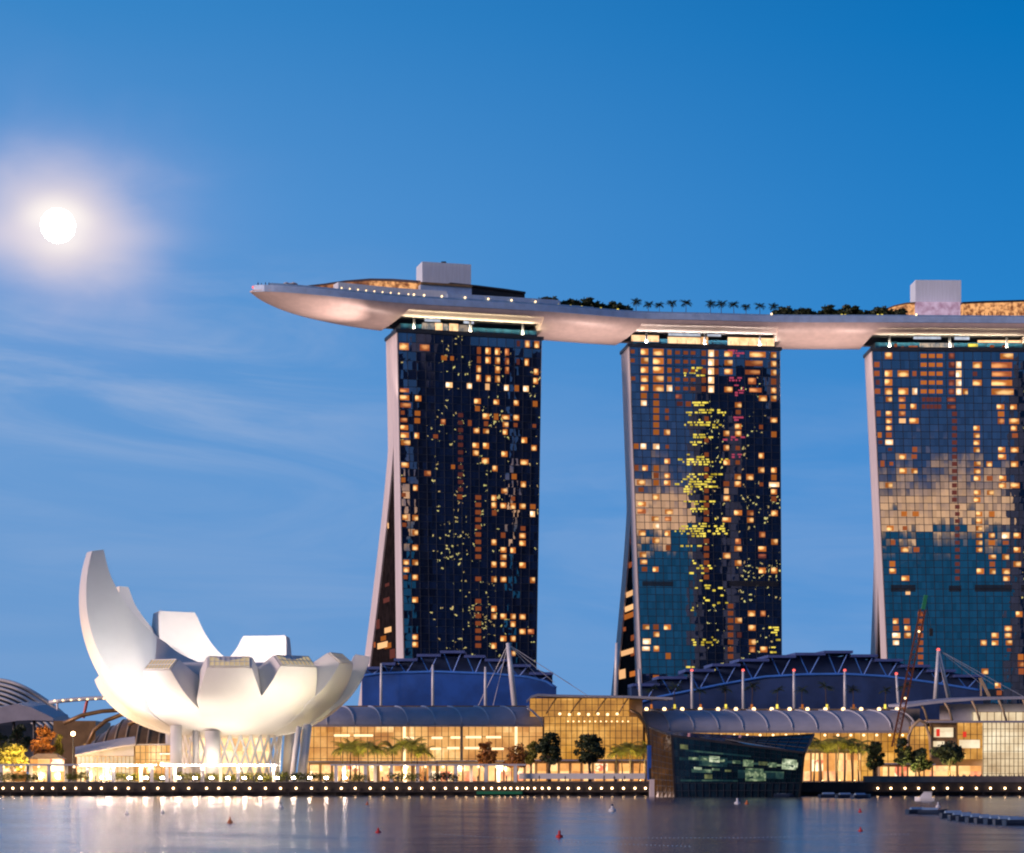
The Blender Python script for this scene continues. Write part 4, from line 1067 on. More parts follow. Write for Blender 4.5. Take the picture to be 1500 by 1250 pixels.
# extra fill floodlights round the base, aimed up into the bowl
flood0 = None
FL = [(190 + 24 * k, 590 + 9 * ((k - 6) / 6.0) ** 2) for k in range(13)]
for k, (px, Y) in enumerate(FL):
    p = at(px, Y, GZ)
    f = thing('floodlight', 'extra fill floodlight on the promenade aimed up at the white museum', 'floodlight', tuple(p), 'extra fill lights in front of the museum')
    MB().tube([p, p + Vector((0, 0, .7))], .12, 8).build('stand', M['dark'], f)
    MB().box(p.x - .7, p.x + .7, p.y - .3, p.y + .3, p.z + .7, p.z + 1.5).build('housing', M['dark'], f)
    MB().box(p.x - .45, p.x + .45, p.y - .36, p.y - .31, p.z + .88, p.z + 1.36).build('lens', E['flood'], f)
    tg = MC + Vector(((px - 338) * .19 * .8, -30, 50))
    o = lamp('flood_beam', 'SPOT', p + Vector((0, .5, 1.7)), tg, 24000 if px < 300 else 19000, (1.0, .84, .66), .5, R(95), 1.0)
    o.parent = f; o.matrix_parent_inverse = Matrix.Translation(-p); KIDS[f].append(o)
for px, Y, tz in ((300, 612, 15.5), (338, 612, 15), (376, 612, 15.5), (240, 640, 18), (430, 640, 18)):
    p = at(px, Y, GZ + 1.0)
    o = lamp('plinth_light', 'SPOT', p, Vector((p.x + (338 - px) * .02, p.y + 3, tz)), 7000, (1.0, .84, .66), .6, R(150), 1.0)
    o.parent = museum; o.matrix_parent_inverse = Matrix.Translation(-ROOT[museum]); KIDS[museum].append(o)

for px, pw in ((300, 34000), (345, 24000), (395, 26000)):      # lamps inside the bowl light the far petals
    p = at(px, 640, 38.5); q = at(px - (8 if px < 340 else -4), 672, 47)
    o = lamp('bowl_light', 'SPOT', p, q, pw, (1.0, .84, .72), .6, R(150), 1.0)
    o.parent = museum; o.matrix_parent_inverse = Matrix.Translation(-ROOT[museum]); KIDS[museum].append(o)

for px, Y, tp, pw, c in ((160, 586, (-31, 632, 42), 64000, (.86, .93, 1.0)), (150, 600, (-40, 618, 40), 22000, (1.0, .84, .66)), (505, 600, (38, 640, 34), 20000, (1.0, .88, .74))):  # cool one is added in place of sky light on the tall petal
    p = at(px, Y, GZ); t_ = Vector((MC.x + tp[0], tp[1], tp[2]))
    f = thing('floodlight', 'extra fill floodlight on the promenade aimed up at the white museum', 'floodlight', tuple(p), 'extra fill lights in front of the museum')
    MB().tube([p, p + Vector((0, 0, .7))], .12, 8).build('stand', M['dark'], f)
    MB().box(p.x - .7, p.x + .7, p.y - .3, p.y + .3, p.z + .7, p.z + 1.5).build('housing', M['dark'], f)
    MB().box(p.x - .45, p.x + .45, p.y - .36, p.y - .31, p.z + .88, p.z + 1.36).build('lens', E['flood'], f)
    o = lamp('flood_beam', 'SPOT', p + Vector((0, .5, 1.8)), t_, pw, c, .5, R(60), 1.0)
    o.parent = f; o.matrix_parent_inverse = Matrix.Translation(-p); KIDS[f].append(o)
# ------------------------------------------------------------------ moon
mp = moon_dir * 30000
E['moon'] = emat('moonlight', (1.0, 0.76, 0.64), 260.0)
tag(MB().ball((0, 0, 0), 215, 32, 20).build('moon', E['moon'], None, True), 'glowing white full moon behind thin cloud on the left', 'moon').location = mp

# ------------------------------------------------------------------ office towers on the far shore behind the viewer (unseen, heights and gaps shaped for reflections in the hotel glass)
E['city'] = emat('unseen_city_window', (0.85, 0.75, 0.22), 3.6, 0.2, 0.2, False, (0.5, 0.28, 0.10))
M['office'] = mat('unseen_office_stone', (0.05, 0.075, 0.14), 0.6, 0, 0.3, 0.05)
def office(x0, x1, y0, h, dens, seed, bright=()):
    rg = random.Random(seed)
    t = thing('unseen_office_tower', 'added unseen dark office tower on the shore behind the viewer, shaped for reflections in the hotel glass', 'office tower', ((x0 + x1) / 2, y0 - 20, 4), 'added unseen office towers behind the viewer')
    b = MB(); b.box(x0, x1, y0 - 40, y0, 4, h); b.box(x0 + 8, x1 - 8, y0 - 32, y0 - 8, h, h + 9); b.build('wall', M['office'], t)
    w = MB()
    for z in range(10, int(h) - 6, 4):
        fl = rg.random() < .35
        x = x0 + 2
        while x < x1 - 3:
            d = dens * (3 if fl else .6)
            for bz0, bz1, bd in bright:
                if bz0 < z < bz1: d = bd
            if rg.random() < d: w.box(x, x + 2.2, y0, y0 + .15, z, z + 1.7)
            x += 3.2
    o = w.build('glowing_panes', E['city'], t, recalc=False); o['kind'] = 'stuff'
for a in ((590, 650, -395, 330, .05, 1, ((150, 180, .35), (230, 250, .4))), (652, 703, -430, 395, .04, 2), (718, 763, -400, 430, .07, 3), (763, 838, -430, 420, .05, 4), (712, 800, -860, 440, .03, 9), (848, 930, -400, 405, .06, 5), (932, 1000, -430, 330, .05, 6)):
    office(*a)

# ------------------------------------------------------------------ shopping halls on the waterfront
E['hall'] = interior_mat('hall_light', [(0, (.42, .15, .03)), (.35, (.70, .31, .075)), (.7, (.95, .50, .15)), (1, (1.4, .95, .45))], (5.2, 40, 4.6), 1.05, .45)
E['hall2'] = interior_mat('atrium_light', [(0, (.28, .11, .015)), (.5, (.55, .245, .035)), (1, (.95, .50, .12))], (4.5, 40, 4.0), 1.15, .6)
E['cream'] = interior_mat('plaza_light', [(0, (.55, .36, .18)), (.5, (.92, .70, .42)), (1, (1.3, 1.12, .78))], (7, 40, 6), 0.95, .55)
E['shop'] = interior_mat('shop_light', [(0, (.38, .12, .03)), (.3, (.85, .38, .10)), (.62, (1.2, .72, .30)), (.80, (.8, .12, .06)), (.83, (1.4, 1.0, .55)), (1, (1.7, 1.4, 1.0))], (3.4, 30, 3.2), 1.35, .25)
def hall_wall(parent, px0, px1, y0, y1, Y, m, nx, nz, name='glazing', depth=.8):
    x0, x1, z0, z1 = WX(px0, Y), WX(px1, Y), y0, y1
    MB().box(x0, x1, Y, Y + depth, z0, z1).build(name, m, parent)
    g = MB()
    for k in range(nx + 1):
        x = x0 + (x1 - x0) * k / nx; g.box(x - .09, x + .09, Y - .22, Y - .02, z0, z1)
    for k in range(1, nz + 1):
        z = z0 + (z1 - z0) * k / nz; g.box(x0, x1, Y - .18, Y - .03, z - .07, z + .07)
    g.build('mullion_grid', M['bronze'], parent)
def vault(parent, px0, px1, Ye, Yr, ze, zr, nribs, slant=0.0):
    """quarter-barrel roof from the eave (near) up to the ridge (far)"""
    xa0, xa1 = WX(px0, Ye), WX(px1, Ye)
    def sec(x):
        return [Vector((x + slant * (1 - math.cos(t)), Ye + (Yr - Ye) * (1 - math.cos(t)), ze + (zr - ze) * math.sin(t))) for t in [math.pi / 2 * k / 10 for k in range(11)]]
    rings = []
    for i in range(41):
        x = xa0 + (xa1 - xa0) * i / 40; s = sec(x)
        rings.append(s + [p - Vector((0, 0, .35)) for p in reversed(s)])
    MB().loft(rings, True, True).build('vault_roof', M['vault'], parent, True)
    for k in range(nribs + 1):
        x = xa0 + (xa1 - xa0) * k / nribs
        MB().tube([p + Vector((0, -.05, .12)) for p in sec(x)], .26, 6).build('rib', M['vaultrib'], parent, True)
    MB().box(xa0, xa1, Ye - .35, Ye + .1, ze - .6, ze + .15).build('eave', M['roofgrey'], parent)
    s = sec(0); MB().box(xa0 + slant, xa1 + slant, Yr - .1, Yr + .5, zr - .9, zr + .35).build('ridge_beam', M['bronze'], parent)
Ye = 690.0
h1 = thing('shopping_hall', 'long barrel-vaulted hall with amber glass front, right of the white museum', 'hall', (WX(620, Ye), Ye, GZ), 'shopping halls along the waterfront')
vault(h1, 440, 796, Ye, Ye + 16, WZ(1062, Ye), WZ(1035.5, Ye + 16), 9, -5)
hall_wall(h1, 440, 795, GZ, WZ(1063, Ye), Ye + 1.5, E['hall'], 36, 5)
MB().box(WX(440, Ye), WX(795, Ye), Ye + 3, Ye + 60, GZ, WZ(1050, Ye)).build('back_wall', M['sand'], h1)
E['strip'] = emat('ceiling_strip_light', (1.5, 1.05, .58), 1.3, 0.0, sample=False)
for px0, px1, py in ((489, 512, 1077.5), (518, 546, 1077.5), (632, 648, 1081), (660, 676, 1080.5), (682, 705, 1080), (712, 734, 1080), (630, 646, 1097), (655, 673, 1096), (680, 702, 1096), (712, 738, 1097), (560, 580, 1096), (590, 606, 1081)):
    MB().box(WX(px0, Ye), WX(px1, Ye), Ye + 1.2, Ye + 1.45, WZ(py + 1.6, Ye), WZ(py - 1.6, Ye)).build('light_strip', E['strip'], h1)
for px in (592, 756, 676):
    MB().box(WX(px, Ye) - .4, WX(px, Ye) + .4, Ye + 1.1, Ye + 1.48, GZ, WZ(1064, Ye)).build('lit_column', E['strip'] if px != 676 else M['sand'], h1)
h2 = thing('shopping_hall', 'long barrel-vaulted hall with downlights on its ridge, behind the dark crystal pavilion', 'hall', (WX(1140, Ye), Ye, GZ), 'shopping halls along the waterfront')
vault(h2, 945, 1342, Ye, Ye + 16, WZ(1071, Ye), WZ(1041, Ye + 16), 11, -5)
hall_wall(h2, 945, 1340, GZ, WZ(1072, Ye), Ye + 1.5, E['hall2'], 40, 5)
MB().box(WX(945, Ye), WX(1340, Ye), Ye + 3, Ye + 60, GZ, WZ(1056, Ye)).build('back_wall', M['sand'], h2)
for k in range(15):
    px = 947 + 26.2 * k; p = Vector((WX(px, Ye + 15.5) + 0, Ye + 15.4, WZ(1039, Ye + 15.5)))
    l = MB(); l.ball(p, .62, 8, 6); l.build('ridge_lamp', E['lampdim'], h2)
for k in range(20):
    px = 962 + 19 * k; MB().ball((WX(px, Ye), Ye + .9, WZ(1077, Ye)), .38, 8, 6).build('eave_lamp', E['lampdim'], h2)
# golden atrium between the halls
Ya = 682.0
at_ = thing('atrium', 'tall golden glass atrium with flat blue roof between the two vaulted halls', 'atrium', (WX(865, Ya), Ya, GZ))
hall_wall(at_, 797, 942, GZ, WZ(1050, Ya), Ya, E['hall2'], 18, 9)
hall_wall(at_, 776, 922, WZ(1050, Ya + 3), WZ(1023, Ya + 3), Ya + 3, E['hall2'], 16, 3, 'clerestory')
MB().box(WX(797, Ya), WX(942, Ya), Ya + 4, Ya + 50, GZ, WZ(1024, Ya)).build('back_wall', M['sand'], at_)
rf = [(772, 1027), (778, 1021), (788, 1018), (805, 1019), (850, 1020), (920, 1021), (985, 1023.5)]
MB().loft([[Vector((WX(px, Ya), Ya + a, WZ(py, Ya) + b)) for a, b in ((-1.5, -.4), (-1.5, .3), (22, .9), (22, 0))] for px, py in rf], True, True).build('roof', M['vault'], at_)
for a, b in ((800, 815), (835, 852), (872, 888), (906, 920)):
    MB().tube([Vector((WX(a, Ya), Ya - .5, WZ(1046, Ya))), Vector((WX((a + b) / 2, Ya), Ya - .8, WZ(1033, Ya))), Vector((WX(b, Ya), Ya - .5, WZ(1023, Ya)))], .22, 6).build('brace', M['bronze'], at_)
def arch(parent, pxs, Y, m, w=.6, name='arch_rib'):
    MB().tube([Vector((WX(px, Y), Y, WZ(py, Y))) for px, py in pxs], w, 8).build(name, m, parent, True)
arch(at_, [(945, 1140), (950, 1110), (951, 1085), (946, 1062), (935, 1047), (922, 1040)], Ya - .6, M['bronze'])
arch(at_, [(795, 1064), (790, 1052), (780, 1042), (772, 1037)], Ya - .8, M['vaultrib'], .35)
for k in range(7): MB().ball((WX(820 + 14 * k, Ya), Ya - .5, WZ(1046 + (k % 2) * .8, Ya)), .42, 8, 6).build('ceiling_lamp', E['lampdim'], at_)
for k in range(12): MB().ball((WX(832 + 8 * k, Ya), Ya - .45, WZ(1057, Ya)), .22, 8, 6).build('ceiling_lamp', E['lampdim'], at_)
# plaza building at the right edge
Yp = 668.0
pz = thing('plaza_building', 'cream-lit glass building with flaring blue-edged roof at the right edge', 'building', (WX(1430, Yp), Yp, GZ))
hall_wall(pz, 1440, 1530, GZ, WZ(1057, Yp), Yp + .6, E['cream'], 14, 8)
hall_wall(pz, 1402, 1441, GZ + 6.5, WZ(1058, Yp), Yp + 1.5, E['hall2'], 4, 3, 'window_wall')
MB().box(WX(1365, Yp), WX(1402.4, Yp), Yp + 1, Yp + 30, GZ, WZ(1056, Yp)).build('corner_pier', M['bronze'], pz)
for x0, x1, y0, y1, m in ((1369, 1397, 1066, 1080, 'cream'), (1368, 1384, 1086, 1094, 'cream'), (1406, 1436, 1084, 1096, 'cream'), (1368, 1401, 1122, 1146, 'shop'), (1405, 1438, 1122, 1146, 'shop')):
    MB().box(WX(x0, Yp), WX(x1, Yp), Yp + .6, Yp + .95, max(GZ, WZ(y1, Yp)), WZ(y0, Yp)).build('lit_window', E[m], pz)
for x0, x1, y0, y1 in ((1372, 1377, 1068, 1079), (1411, 1416, 1072, 1080)):
    MB().box(WX(x0, Yp), WX(x1, Yp), Yp + .3, Yp + .55, WZ(y1, Yp), WZ(y0, Yp)).build('banner', emat('red_banner', (.9, .05, .03), .9, sample=False), pz)
MB().box(WX(1365, Yp), WX(1530, Yp), Yp + 4, Yp + 40, GZ, WZ(1054, Yp)).build('back_wall', M['sand'], pz)
MB().box(WX(1360, Yp), WX(1532, Yp), Yp - 1.2, Yp + 4, WZ(1059, Yp), WZ(1056, Yp)).build('cornice', M['roofgrey'], pz)
MB().box(WX(1395, Yp), WX(1532, Yp), Yp + 3, Yp + 20, WZ(1056, Yp), WZ(1031, Yp)).build('upper_glazing', M['vault'], pz)
hall_wall(pz, 1425, 1530, WZ(1056, Yp), WZ(1043, Yp), Yp + 1.6, E['cream'], 10, 1, 'terrace_glazing')
rf = [(1326, 1034.5), (1350, 1031), (1385, 1027), (1420, 1024.5), (1460, 1023), (1530, 1022)]
MB().loft([[Vector((WX(px, Yp), Yp + a, WZ(py, Yp) + b)) for a, b in ((-3, -.5), (-3, .3), (30, 1.4), (30, .6))] for px, py in rf], True, True).build('roof', M['vault'], pz)
for a in (1345, 1381, 1421, 1460, 1495):
    MB().tube([Vector((WX(a, Yp), Yp - 2.6, WZ(1031 - (a - 1345) * .05, Yp))), Vector((WX(a + 8, Yp), Yp - 1.4, WZ(1040, Yp))), Vector((WX(a + 13, Yp), Yp - .9, WZ(1056, Yp)))], .34, 8).build('roof_bracket', M['sand'], pz, True)
arch(pz, [(1329, 1110), (1331, 1080), (1337, 1064), (1347, 1055), (1356, 1060), (1362, 1080), (1364, 1110)], Yp + .5, M['sand'], .5)
hall_wall(pz, 1332, 1362, GZ, WZ(1064, Yp), Yp + 3, E['hall2'], 4, 6, 'gable_glazing')
MB().box(WX(1338, Yp), WX(1356, Yp), Yp + 3, Yp + 4, WZ(1064, Yp), WZ(1057, Yp)).build('gable_glazing', M['vault'], pz)

# ------------------------------------------------------------------ blue convention roofs: stepped fins on V struts over a curved hall
def conv(label, Y, plates, beam, base_py, wallm, deep=26, xtra=None):
    t = thing('convention_hall', label, 'hall', (WX((plates[0][0] + plates[-1][1]) / 2, Y), Y, GZ), 'convention halls behind the shops')
    top = lambda px: min([b for b in zip(beam, beam[1:])], key=lambda b: 0 if b[0][0] <= px <= b[1][0] else 1)
    def by(px):
        for (x0, y0), (x1, y1) in zip(beam, beam[1:]):
            if x0 <= px <= x1: return y0 + (y1 - y0) * (px - x0) / (x1 - x0)
        return beam[0][1] if px < beam[0][0] else beam[-1][1]
    pts = [px for px, _ in beam]; n = 40
    xs = [beam[0][0] + (beam[-1][0] - beam[0][0]) * i / n for i in range(n + 1)]
    rings = [[Vector((WX(px, Y), Y, GZ)), Vector((WX(px, Y), Y, WZ(by(px), Y))), Vector((WX(px, Y), Y + deep, WZ(by(px), Y) + 1)), Vector((WX(px, Y), Y + deep, GZ))] for px in xs]
    MB().loft(rings, True, True).build('wall', wallm, t)
    MB().tube([Vector((WX(px, Y), Y - .5, WZ(by(px), Y))) for px in xs], .42, 8).build('arch_beam', M['strut'], t, True)
    # dark roof volume behind the struts
    rings = []
    for px0, px1, py in plates:
        for px in (px0 + .3, px1 - .3):
            rings.append([Vector((WX(px, Y), Y + 5, WZ(by(px), Y) - 1)), Vector((WX(px, Y), Y + 5, WZ(py + 2.0, Y))), Vector((WX(px, Y), Y + deep + 6, WZ(py + 2, Y))), Vector((WX(px, Y), Y + deep + 6, WZ(by(px), Y) - 1))])
    rings.sort(key=lambda r: r[0].x)
    MB().loft(rings, True, True).build('roof_shell', M['navywall'], t)
    for px0, px1, py in plates:
        z = WZ(py, Y); x0, x1 = WX(px0, Y), WX(px1, Y)
        m = MB(); m.hexa([(x0, Y - 4, z - .8), (x1, Y - 4, z - .8), (x1, Y + 30, z - .2), (x0, Y + 30, z - .2)], [(x0, Y - 4, z + .1), (x1, Y - 4, z + .1), (x1, Y + 30, z + .9), (x0, Y + 30, z + .9)])
        m.build('roof_fin', M['fin'], t)
        c = (px0 + px1) / 2; zb = WZ(by(c), Y)
        if z - 1 > zb + .8:
            for sgn in (-1, 1):
                MB().bar((WX(c + sgn * (px1 - px0) * .34, Y), Y - 2, z - .7), (WX(c + sgn * 1.0, Y), Y - .5, zb), .28).build('strut', M['strut'], t)
    return t
Yc = 770.0
conv('blue-lit hall with stepped roof fins in front of the left tower', Yc,
     [(532, 560, 978), (560, 580, 972), (578, 612, 966), (611, 646, 959.5), (645, 681, 954.5), (680, 711, 961), (710, 744, 966.5), (742, 778, 974.5), (775, 810, 986)],
     [(530, 990), (560, 986), (640, 984), (720, 987), (775, 992), (800, 998), (815, 1008)], 1036, M['bluewall'])
conv('navy hall with arched row of stepped roof fins in front of the middle tower', Yc - 5,
     [(926, 965, 1002.5), (963, 1005, 992), (1003, 1045, 981.5), (1042, 1083, 973.5), (1081, 1125, 966.5), (1123, 1164, 961), (1163, 1207, 957.5), (1205, 1247, 954.5), (1245, 1283, 960), (1280, 1320, 966.5), (1318, 1360, 975), (1356, 1397, 982), (1395, 1438, 989.5)],
     [(930, 1032), (960, 1022), (1005, 1013), (1060, 1002), (1120, 991.5), (1180, 988), (1240, 987.5), (1300, 991), (1360, 999), (1410, 1007), (1440, 1012)], 1042, M['navywall'])
# no blue lamps in the eaves; the blue light sits in the material colours
for px, Y in ((580, Yc - 12), (650, Yc - 12), (720, Yc - 12), (1020, Yc - 16), (1110, Yc - 16), (1200, Yc - 16), (1290, Yc - 16), (1370, Yc - 16)):
    pass
# golden end frame of the second roof
m = MB(); m.bar(at(1434, Yc - 8, WZ(990, Yc - 8)), at(1450, Yc - 8, WZ(1022, Yc - 8)), .9); m.bar(at(1437, Yc - 8, WZ(990, Yc - 8)), at(1437, Yc - 8, WZ(1020, Yc - 8)), .5)
tag(m.build('roof_end_frame', M['sand']), 'gold-lit triangular frame at the right end of the navy hall roof', 'frame')

# masts in front of the halls
def mast(pxb, pyb, pxt, pyt, Y, r, label, red=False, group='white masts before the convention halls'):
    p = at(pxb, Y, WZ(pyb, Y)); q = at(pxt, Y, WZ(pyt, Y))
    p0 = p + (p - q) * .25
    p0.z = max(p0.z, GZ)
    t = thing('mast', label, 'mast', tuple(p0), group)
    MB().tube([p0, p.lerp(q, .6), q], [r, r * .95, r * .7], 10).build('pole', M['steel'], t, True)
    if red: MB().ball(q + Vector((0, 0, .2)), .5, 8, 6).build('beacon', E['redlamp'], t)
    return t, q
Ym = 748.0
mast(558, 1034, 558.5, 972, Ym, .45, 'thin white mast before the blue hall, the nearest to the white museum')
mast(634, 1035, 634, 974, Ym, .5, 'white mast before the blue hall, in the middle of its three thin masts')
mast(711, 1036, 711, 977, Ym, .5, 'thin white mast before the blue hall, just left of the tall tilted mast')
tm_, q = mast(754, 1036, 744, 942, Ym, .95, 'tallest white mast, tilted and carrying cables, right of the blue hall', group=None)
cab = MB()
for px, py in ((700, 1035), (722, 1035), (785, 988), (812, 1000), (838, 1004), (862, 1020)):
    cab.tube([q - Vector((0, 0, .4)), at(px, Ym + 4, WZ(py, Ym + 4))], .10, 5)
cab.build('cable', M['steel'], tm_)
tm_, q = mast(902, 1024, 903.5, 942, Ym, .7, 'tall white mast standing before the splayed leg of the middle tower', group=None)
tm_, q = mast(939, 1036, 936, 980, Ym, .6, 'white mast at the left end of the navy hall beside the middle tower leg')
nm = ('first', 'second', 'third', 'fourth')
for k, px in enumerate((1014, 1089, 1163.5, 1238)):
    mast(px, 1040, px - .5, 983, Ym, .55, nm[k] + ' from the left of the four red-tipped white masts before the navy hall', True, 'red-tipped white masts before the navy hall')
mast(1317, 1042, 1313, 988, Ym, .5, 'red-tipped white mast beside the crane boom', True)
t = thing('frame_mast', 'white A-shaped mast with a red light before the right tower', 'mast', tuple(at(1380, Ym, WZ(1025, Ym))))
top = at(1374.5, Ym, WZ(952, Ym))
for px in (1370, 1391): MB().tube([at(px, Ym + (px - 1370) * .2, WZ(1027, Ym)), top], [.8, .5], 10).build('leg', M['steel'], t, True)
MB().ball(top, .6, 8, 6).build('beacon', E['redlamp'], t)
cab = MB()
for px, py in ((1437, 1002), (1470, 1012), (1498, 1020)): cab.tube([top, at(px, Ym + 6, WZ(py, Ym + 6))], .10, 5)
cab.build('cable', M['steel'], t)

# ------------------------------------------------------------------ dark crystal pavilion standing in the water
cp = thing('crystal_pavilion', 'dark faceted glass pavilion rising from the water with tilted roof lines', 'pavilion', tuple(at(1070, 560, 0)))
def wp(px, py, Y): 
    p = W(px, py, Y); return p
gm4 = glass_panel_mat('pavilion_glass', (.6, .75, .85), (.006, .022, .028), 0.16, 0.02, 0.0, .01)
def facet(name, pts, m, nu, nv, mull=M['mullion'], th=.5, bw=.16):
    """planar-ish glass facet a(bottom left) b(bottom right) c(top right) d(top left) with its glazing bars"""
    a, b, c, d = [Vector(p) for p in pts]
    f = lambda u, v: a.lerp(b, u).lerp(d.lerp(c, u), v)
    nrm = ((b - a).cross(d - a)).normalized()
    if nrm.y > 0: nrm = -nrm
    vs, fs, uvs = [], [], []
    for j in range(nv + 1):
        for i in range(nu + 1): vs.append(f(i / nu, j / nv))
    for j in range(nv):
        for i in range(nu):
            fs.append((j * (nu + 1) + i, j * (nu + 1) + i + 1, (j + 1) * (nu + 1) + i + 1, (j + 1) * (nu + 1) + i))
            uvs += [(i, j), (i + 1, j), (i + 1, j + 1), (i, j + 1)]
    me = bpy.data.meshes.new(name); me.from_pydata(vs, [], fs); ul = me.uv_layers.new(name='UVMap'); ul.data.foreach_set('uv', [x for q in uvs for x in q]); me.materials.append(m)
    o = link(bpy.data.objects.new(name, me), cp)
    g = MB()
    for i in range(nu + 1): g.bar(f(i / nu, 0) + nrm * .08, f(i / nu, 1) + nrm * .08, bw)
    for j in range(nv + 1): g.bar(f(0, j / nv) + nrm * .08, f(1, j / nv) + nrm * .08, bw)
    g.build('glazing_bar', mull, o)
    return f, nrm
Yf = 556.0
A0, B0, C0 = at(953.5, Yf + 4, -.3), at(989, Yf, -.3), at(1171, Yf + 2, -.3)
A1, B1 = wp(950, 1065, Yf + 7), wp(984, 1078, Yf - 1)
C1, D1 = wp(1192, 1076, Yf + 12), wp(1178, 1103, Yf - 3)
G1 = wp(1062, 1083.5, Yf + 8)
E['amberglass'] = interior_mat('amber_glass_glow', [(0, (.030, .015, .009)), (.6, (.07, .030, .012)), (1, (.20, .08, .025))], (2.2, 30, 5), 0.9, .7, gloss=.015)
facet('side_facet', (A0, B0, B1, A1), E['amberglass'], 6, 11, M['mullion'], bw=.08)
Bm, Cm = B0.lerp(B1, .24), C0.lerp(D1, .34)
facet('base_facet', (B0, C0, Cm, Bm), M['darkglass'], 18, 2)
E['cryst'] = interior_mat('pavilion_interior', [(0, (.004, .012, .016)), (.45, (.010, .035, .042)), (.68, (.05, .10, .07)), (.84, (.40, .50, .28)), (1, (.9, .95, .62))], (2.6, 30, 2.0), 0.9, .55)
facet('front_facet', (Bm, Cm, D1, B1), gm4, 24, 7, bw=.05)
facet('upper_facet', (G1, D1 + Vector((0, .3, 0)), C1, G1 + Vector((.1, .2, .1))), gm4, 8, 4, bw=.14)
# lit rooms behind the front facet
fb = lambda u, v: Bm.lerp(Cm, u).lerp(B1.lerp(D1, u), v)
for u0, u1, v0, v1, e in ((.05, .93, .50, .56, 'cryst'), (.28, .36, .50, .64, 'cw'), (.20, .42, .40, .62, 'cryst'), (.54, .62, .44, .62, 'cw2'), (.50, .86, .12, .34, 'cryst'), (.56, .70, .05, .40, 'cw2'), (.84, .95, .42, .74, 'cw'), (.74, .80, .46, .60, 'cw2'), (.14, .30, .24, .32, 'cryst'), (.06, .12, .74, .84, 'cw3'), (.24, .3, .10, .2, 'cw3'), (.12, .40, .52, .58, 'cw2'), (.16, .22, .30, .36, 'cw'), (.30, .36, .30, .35, 'cw2'), (.40, .45, .28, .33, 'cw3'), (.62, .72, .06, .28, 'cw2'), (.46, .52, .5, .58, 'cw2'), (.66, .73, .50, .60, 'cw3'), (.88, .96, .48, .66, 'cw'), (.05, .5, .04, .08, 'cryst'), (.1, .6, .70, .74, 'cryst')):
    if e not in E:
        E['cw'] = interior_mat('pavilion_bright_room', [(0, (.03, .06, .04)), (.5, (.40, .48, .30)), (1, (1.3, 1.3, .95))], (1.2, 30, 1.4), 1.0, .8, nsc=.55)
        E['cw2'] = interior_mat('pavilion_green_room', [(0, (.008, .025, .022)), (.5, (.10, .16, .09)), (1, (.60, .70, .40))], (1.2, 30, 1.4), .9, .8, nsc=.6)
        E['cw3'] = interior_mat('pavilion_dim_room', [(0, (.006, .016, .014)), (1, (.24, .26, .10))], (1.2, 30, 1.4), .8, .8, nsc=.6)
    m = MB(); n = Vector((0, -.12, 0))
    a, b, c, d = fb(u0, v0), fb(u1, v0), fb(u1, v1), fb(u0, v1)
    m.hexa([a + n, b + n, c + n, d + n], [a, b, c, d]); m.build('lit_room', E[e], cp)
# solid body behind the glass, roof plates
MB().hexa([A0 + Vector((.6, 3, 0)), B0 + Vector((.4, 2.5, 0)), C0 + Vector((-.6, 2.5, 0)), C0 + Vector((-4, 24, 0)), A0 + Vector((3, 24, 0))],
          [A1 + Vector((.6, 2, -.6)), B1 + Vector((.4, 2, -.6)), D1 + Vector((-.8, 2.5, -.4)), C1 + Vector((-1.2, 14, -.6)), A1 + Vector((3, 20, -.8))]).build('core', M['darkglass'], cp)
rm = MB(); rm.bar(A1, B1, .5); rm.bar(B1, D1, .55); rm.bar(D1, C1, .5); rm.bar(G1, C1, .45); rm.bar(C0, D1, .45); rm.bar(B0, B1, .45); rm.bar(A0, A1, .5)
rm.build('edge_beam', M['dark'], cp)
facet('end_facet', (C0 + Vector((.1, 0, 0)), C0 + Vector((-2, 22, 0)), C1, D1 + Vector((.1, 0, 0))), gm4, 8, 8)
MB().box(WX(951, Yf + 6), WX(957.5, Yf + 6), Yf + 3, Yf + 6, -.3, WZ(1142, Yf)).build('pale_pier', M['endwall'], cp)
MB().box(WX(948, Yf + 8), WX(953, Yf + 8), Yf + 5, Yf + 8, WZ(1143, Yf + 5), WZ(1092, Yf + 5)).build('blue_screen', M['bluewall'], cp)
# ------------------------------------------------------------------ quay wall, promenade lamps, pergolas, hedges
tag(MB().box(-260, 260, QY, QY + .6, -1.0, GZ + .02).build('quay_wall', M['concrete']), kind='structure')
led = MB(); led.box(-260, 260, QY - 1.6, QY - .02, .9, 1.15)
for x in range(-256, 260, 6): led.box(x - .25, x + .25, QY - 1.3, QY - .8, -.8, .9)
tag(led.build('quay_ledge', M['concrete']), kind='structure')
xs = [v / 2.66 for v in (12, 50, 85, 125, 165, 205, 250, 295, 350, 395, 450, 500, 560, 615, 675, 735)] + [300 + v / 3.2 for v in (8, 65, 140, 210, 285, 355, 428, 500, 568, 640, 705, 775, 838, 900, 960, 1017, 1073, 1128, 1180, 1225, 1270)] \
   + [650 + v / 3.57 for v in (207, 250, 290, 320, 350, 385, 412, 440, 475, 515, 550, 600, 650, 705, 765, 825, 880, 940, 1000, 1055)] + [1200 + v / 3.38 for v in (290, 355, 425, 492, 565, 635, 705, 778, 848, 920, 992)]
def make_qlamp(label):
    t = thing('quay_lamp', label, 'lamp', (0, 0, 0), 'lamps along the quay edge')
    MB().tube([(0, 0, 0), (0, 0, .55)], .16, 8).build('post', M['dark'], t)
    MB().ball((0, 0, .80), .27, 10, 8).build('globe', E['lamp'], t, True)
    return t
ql = None
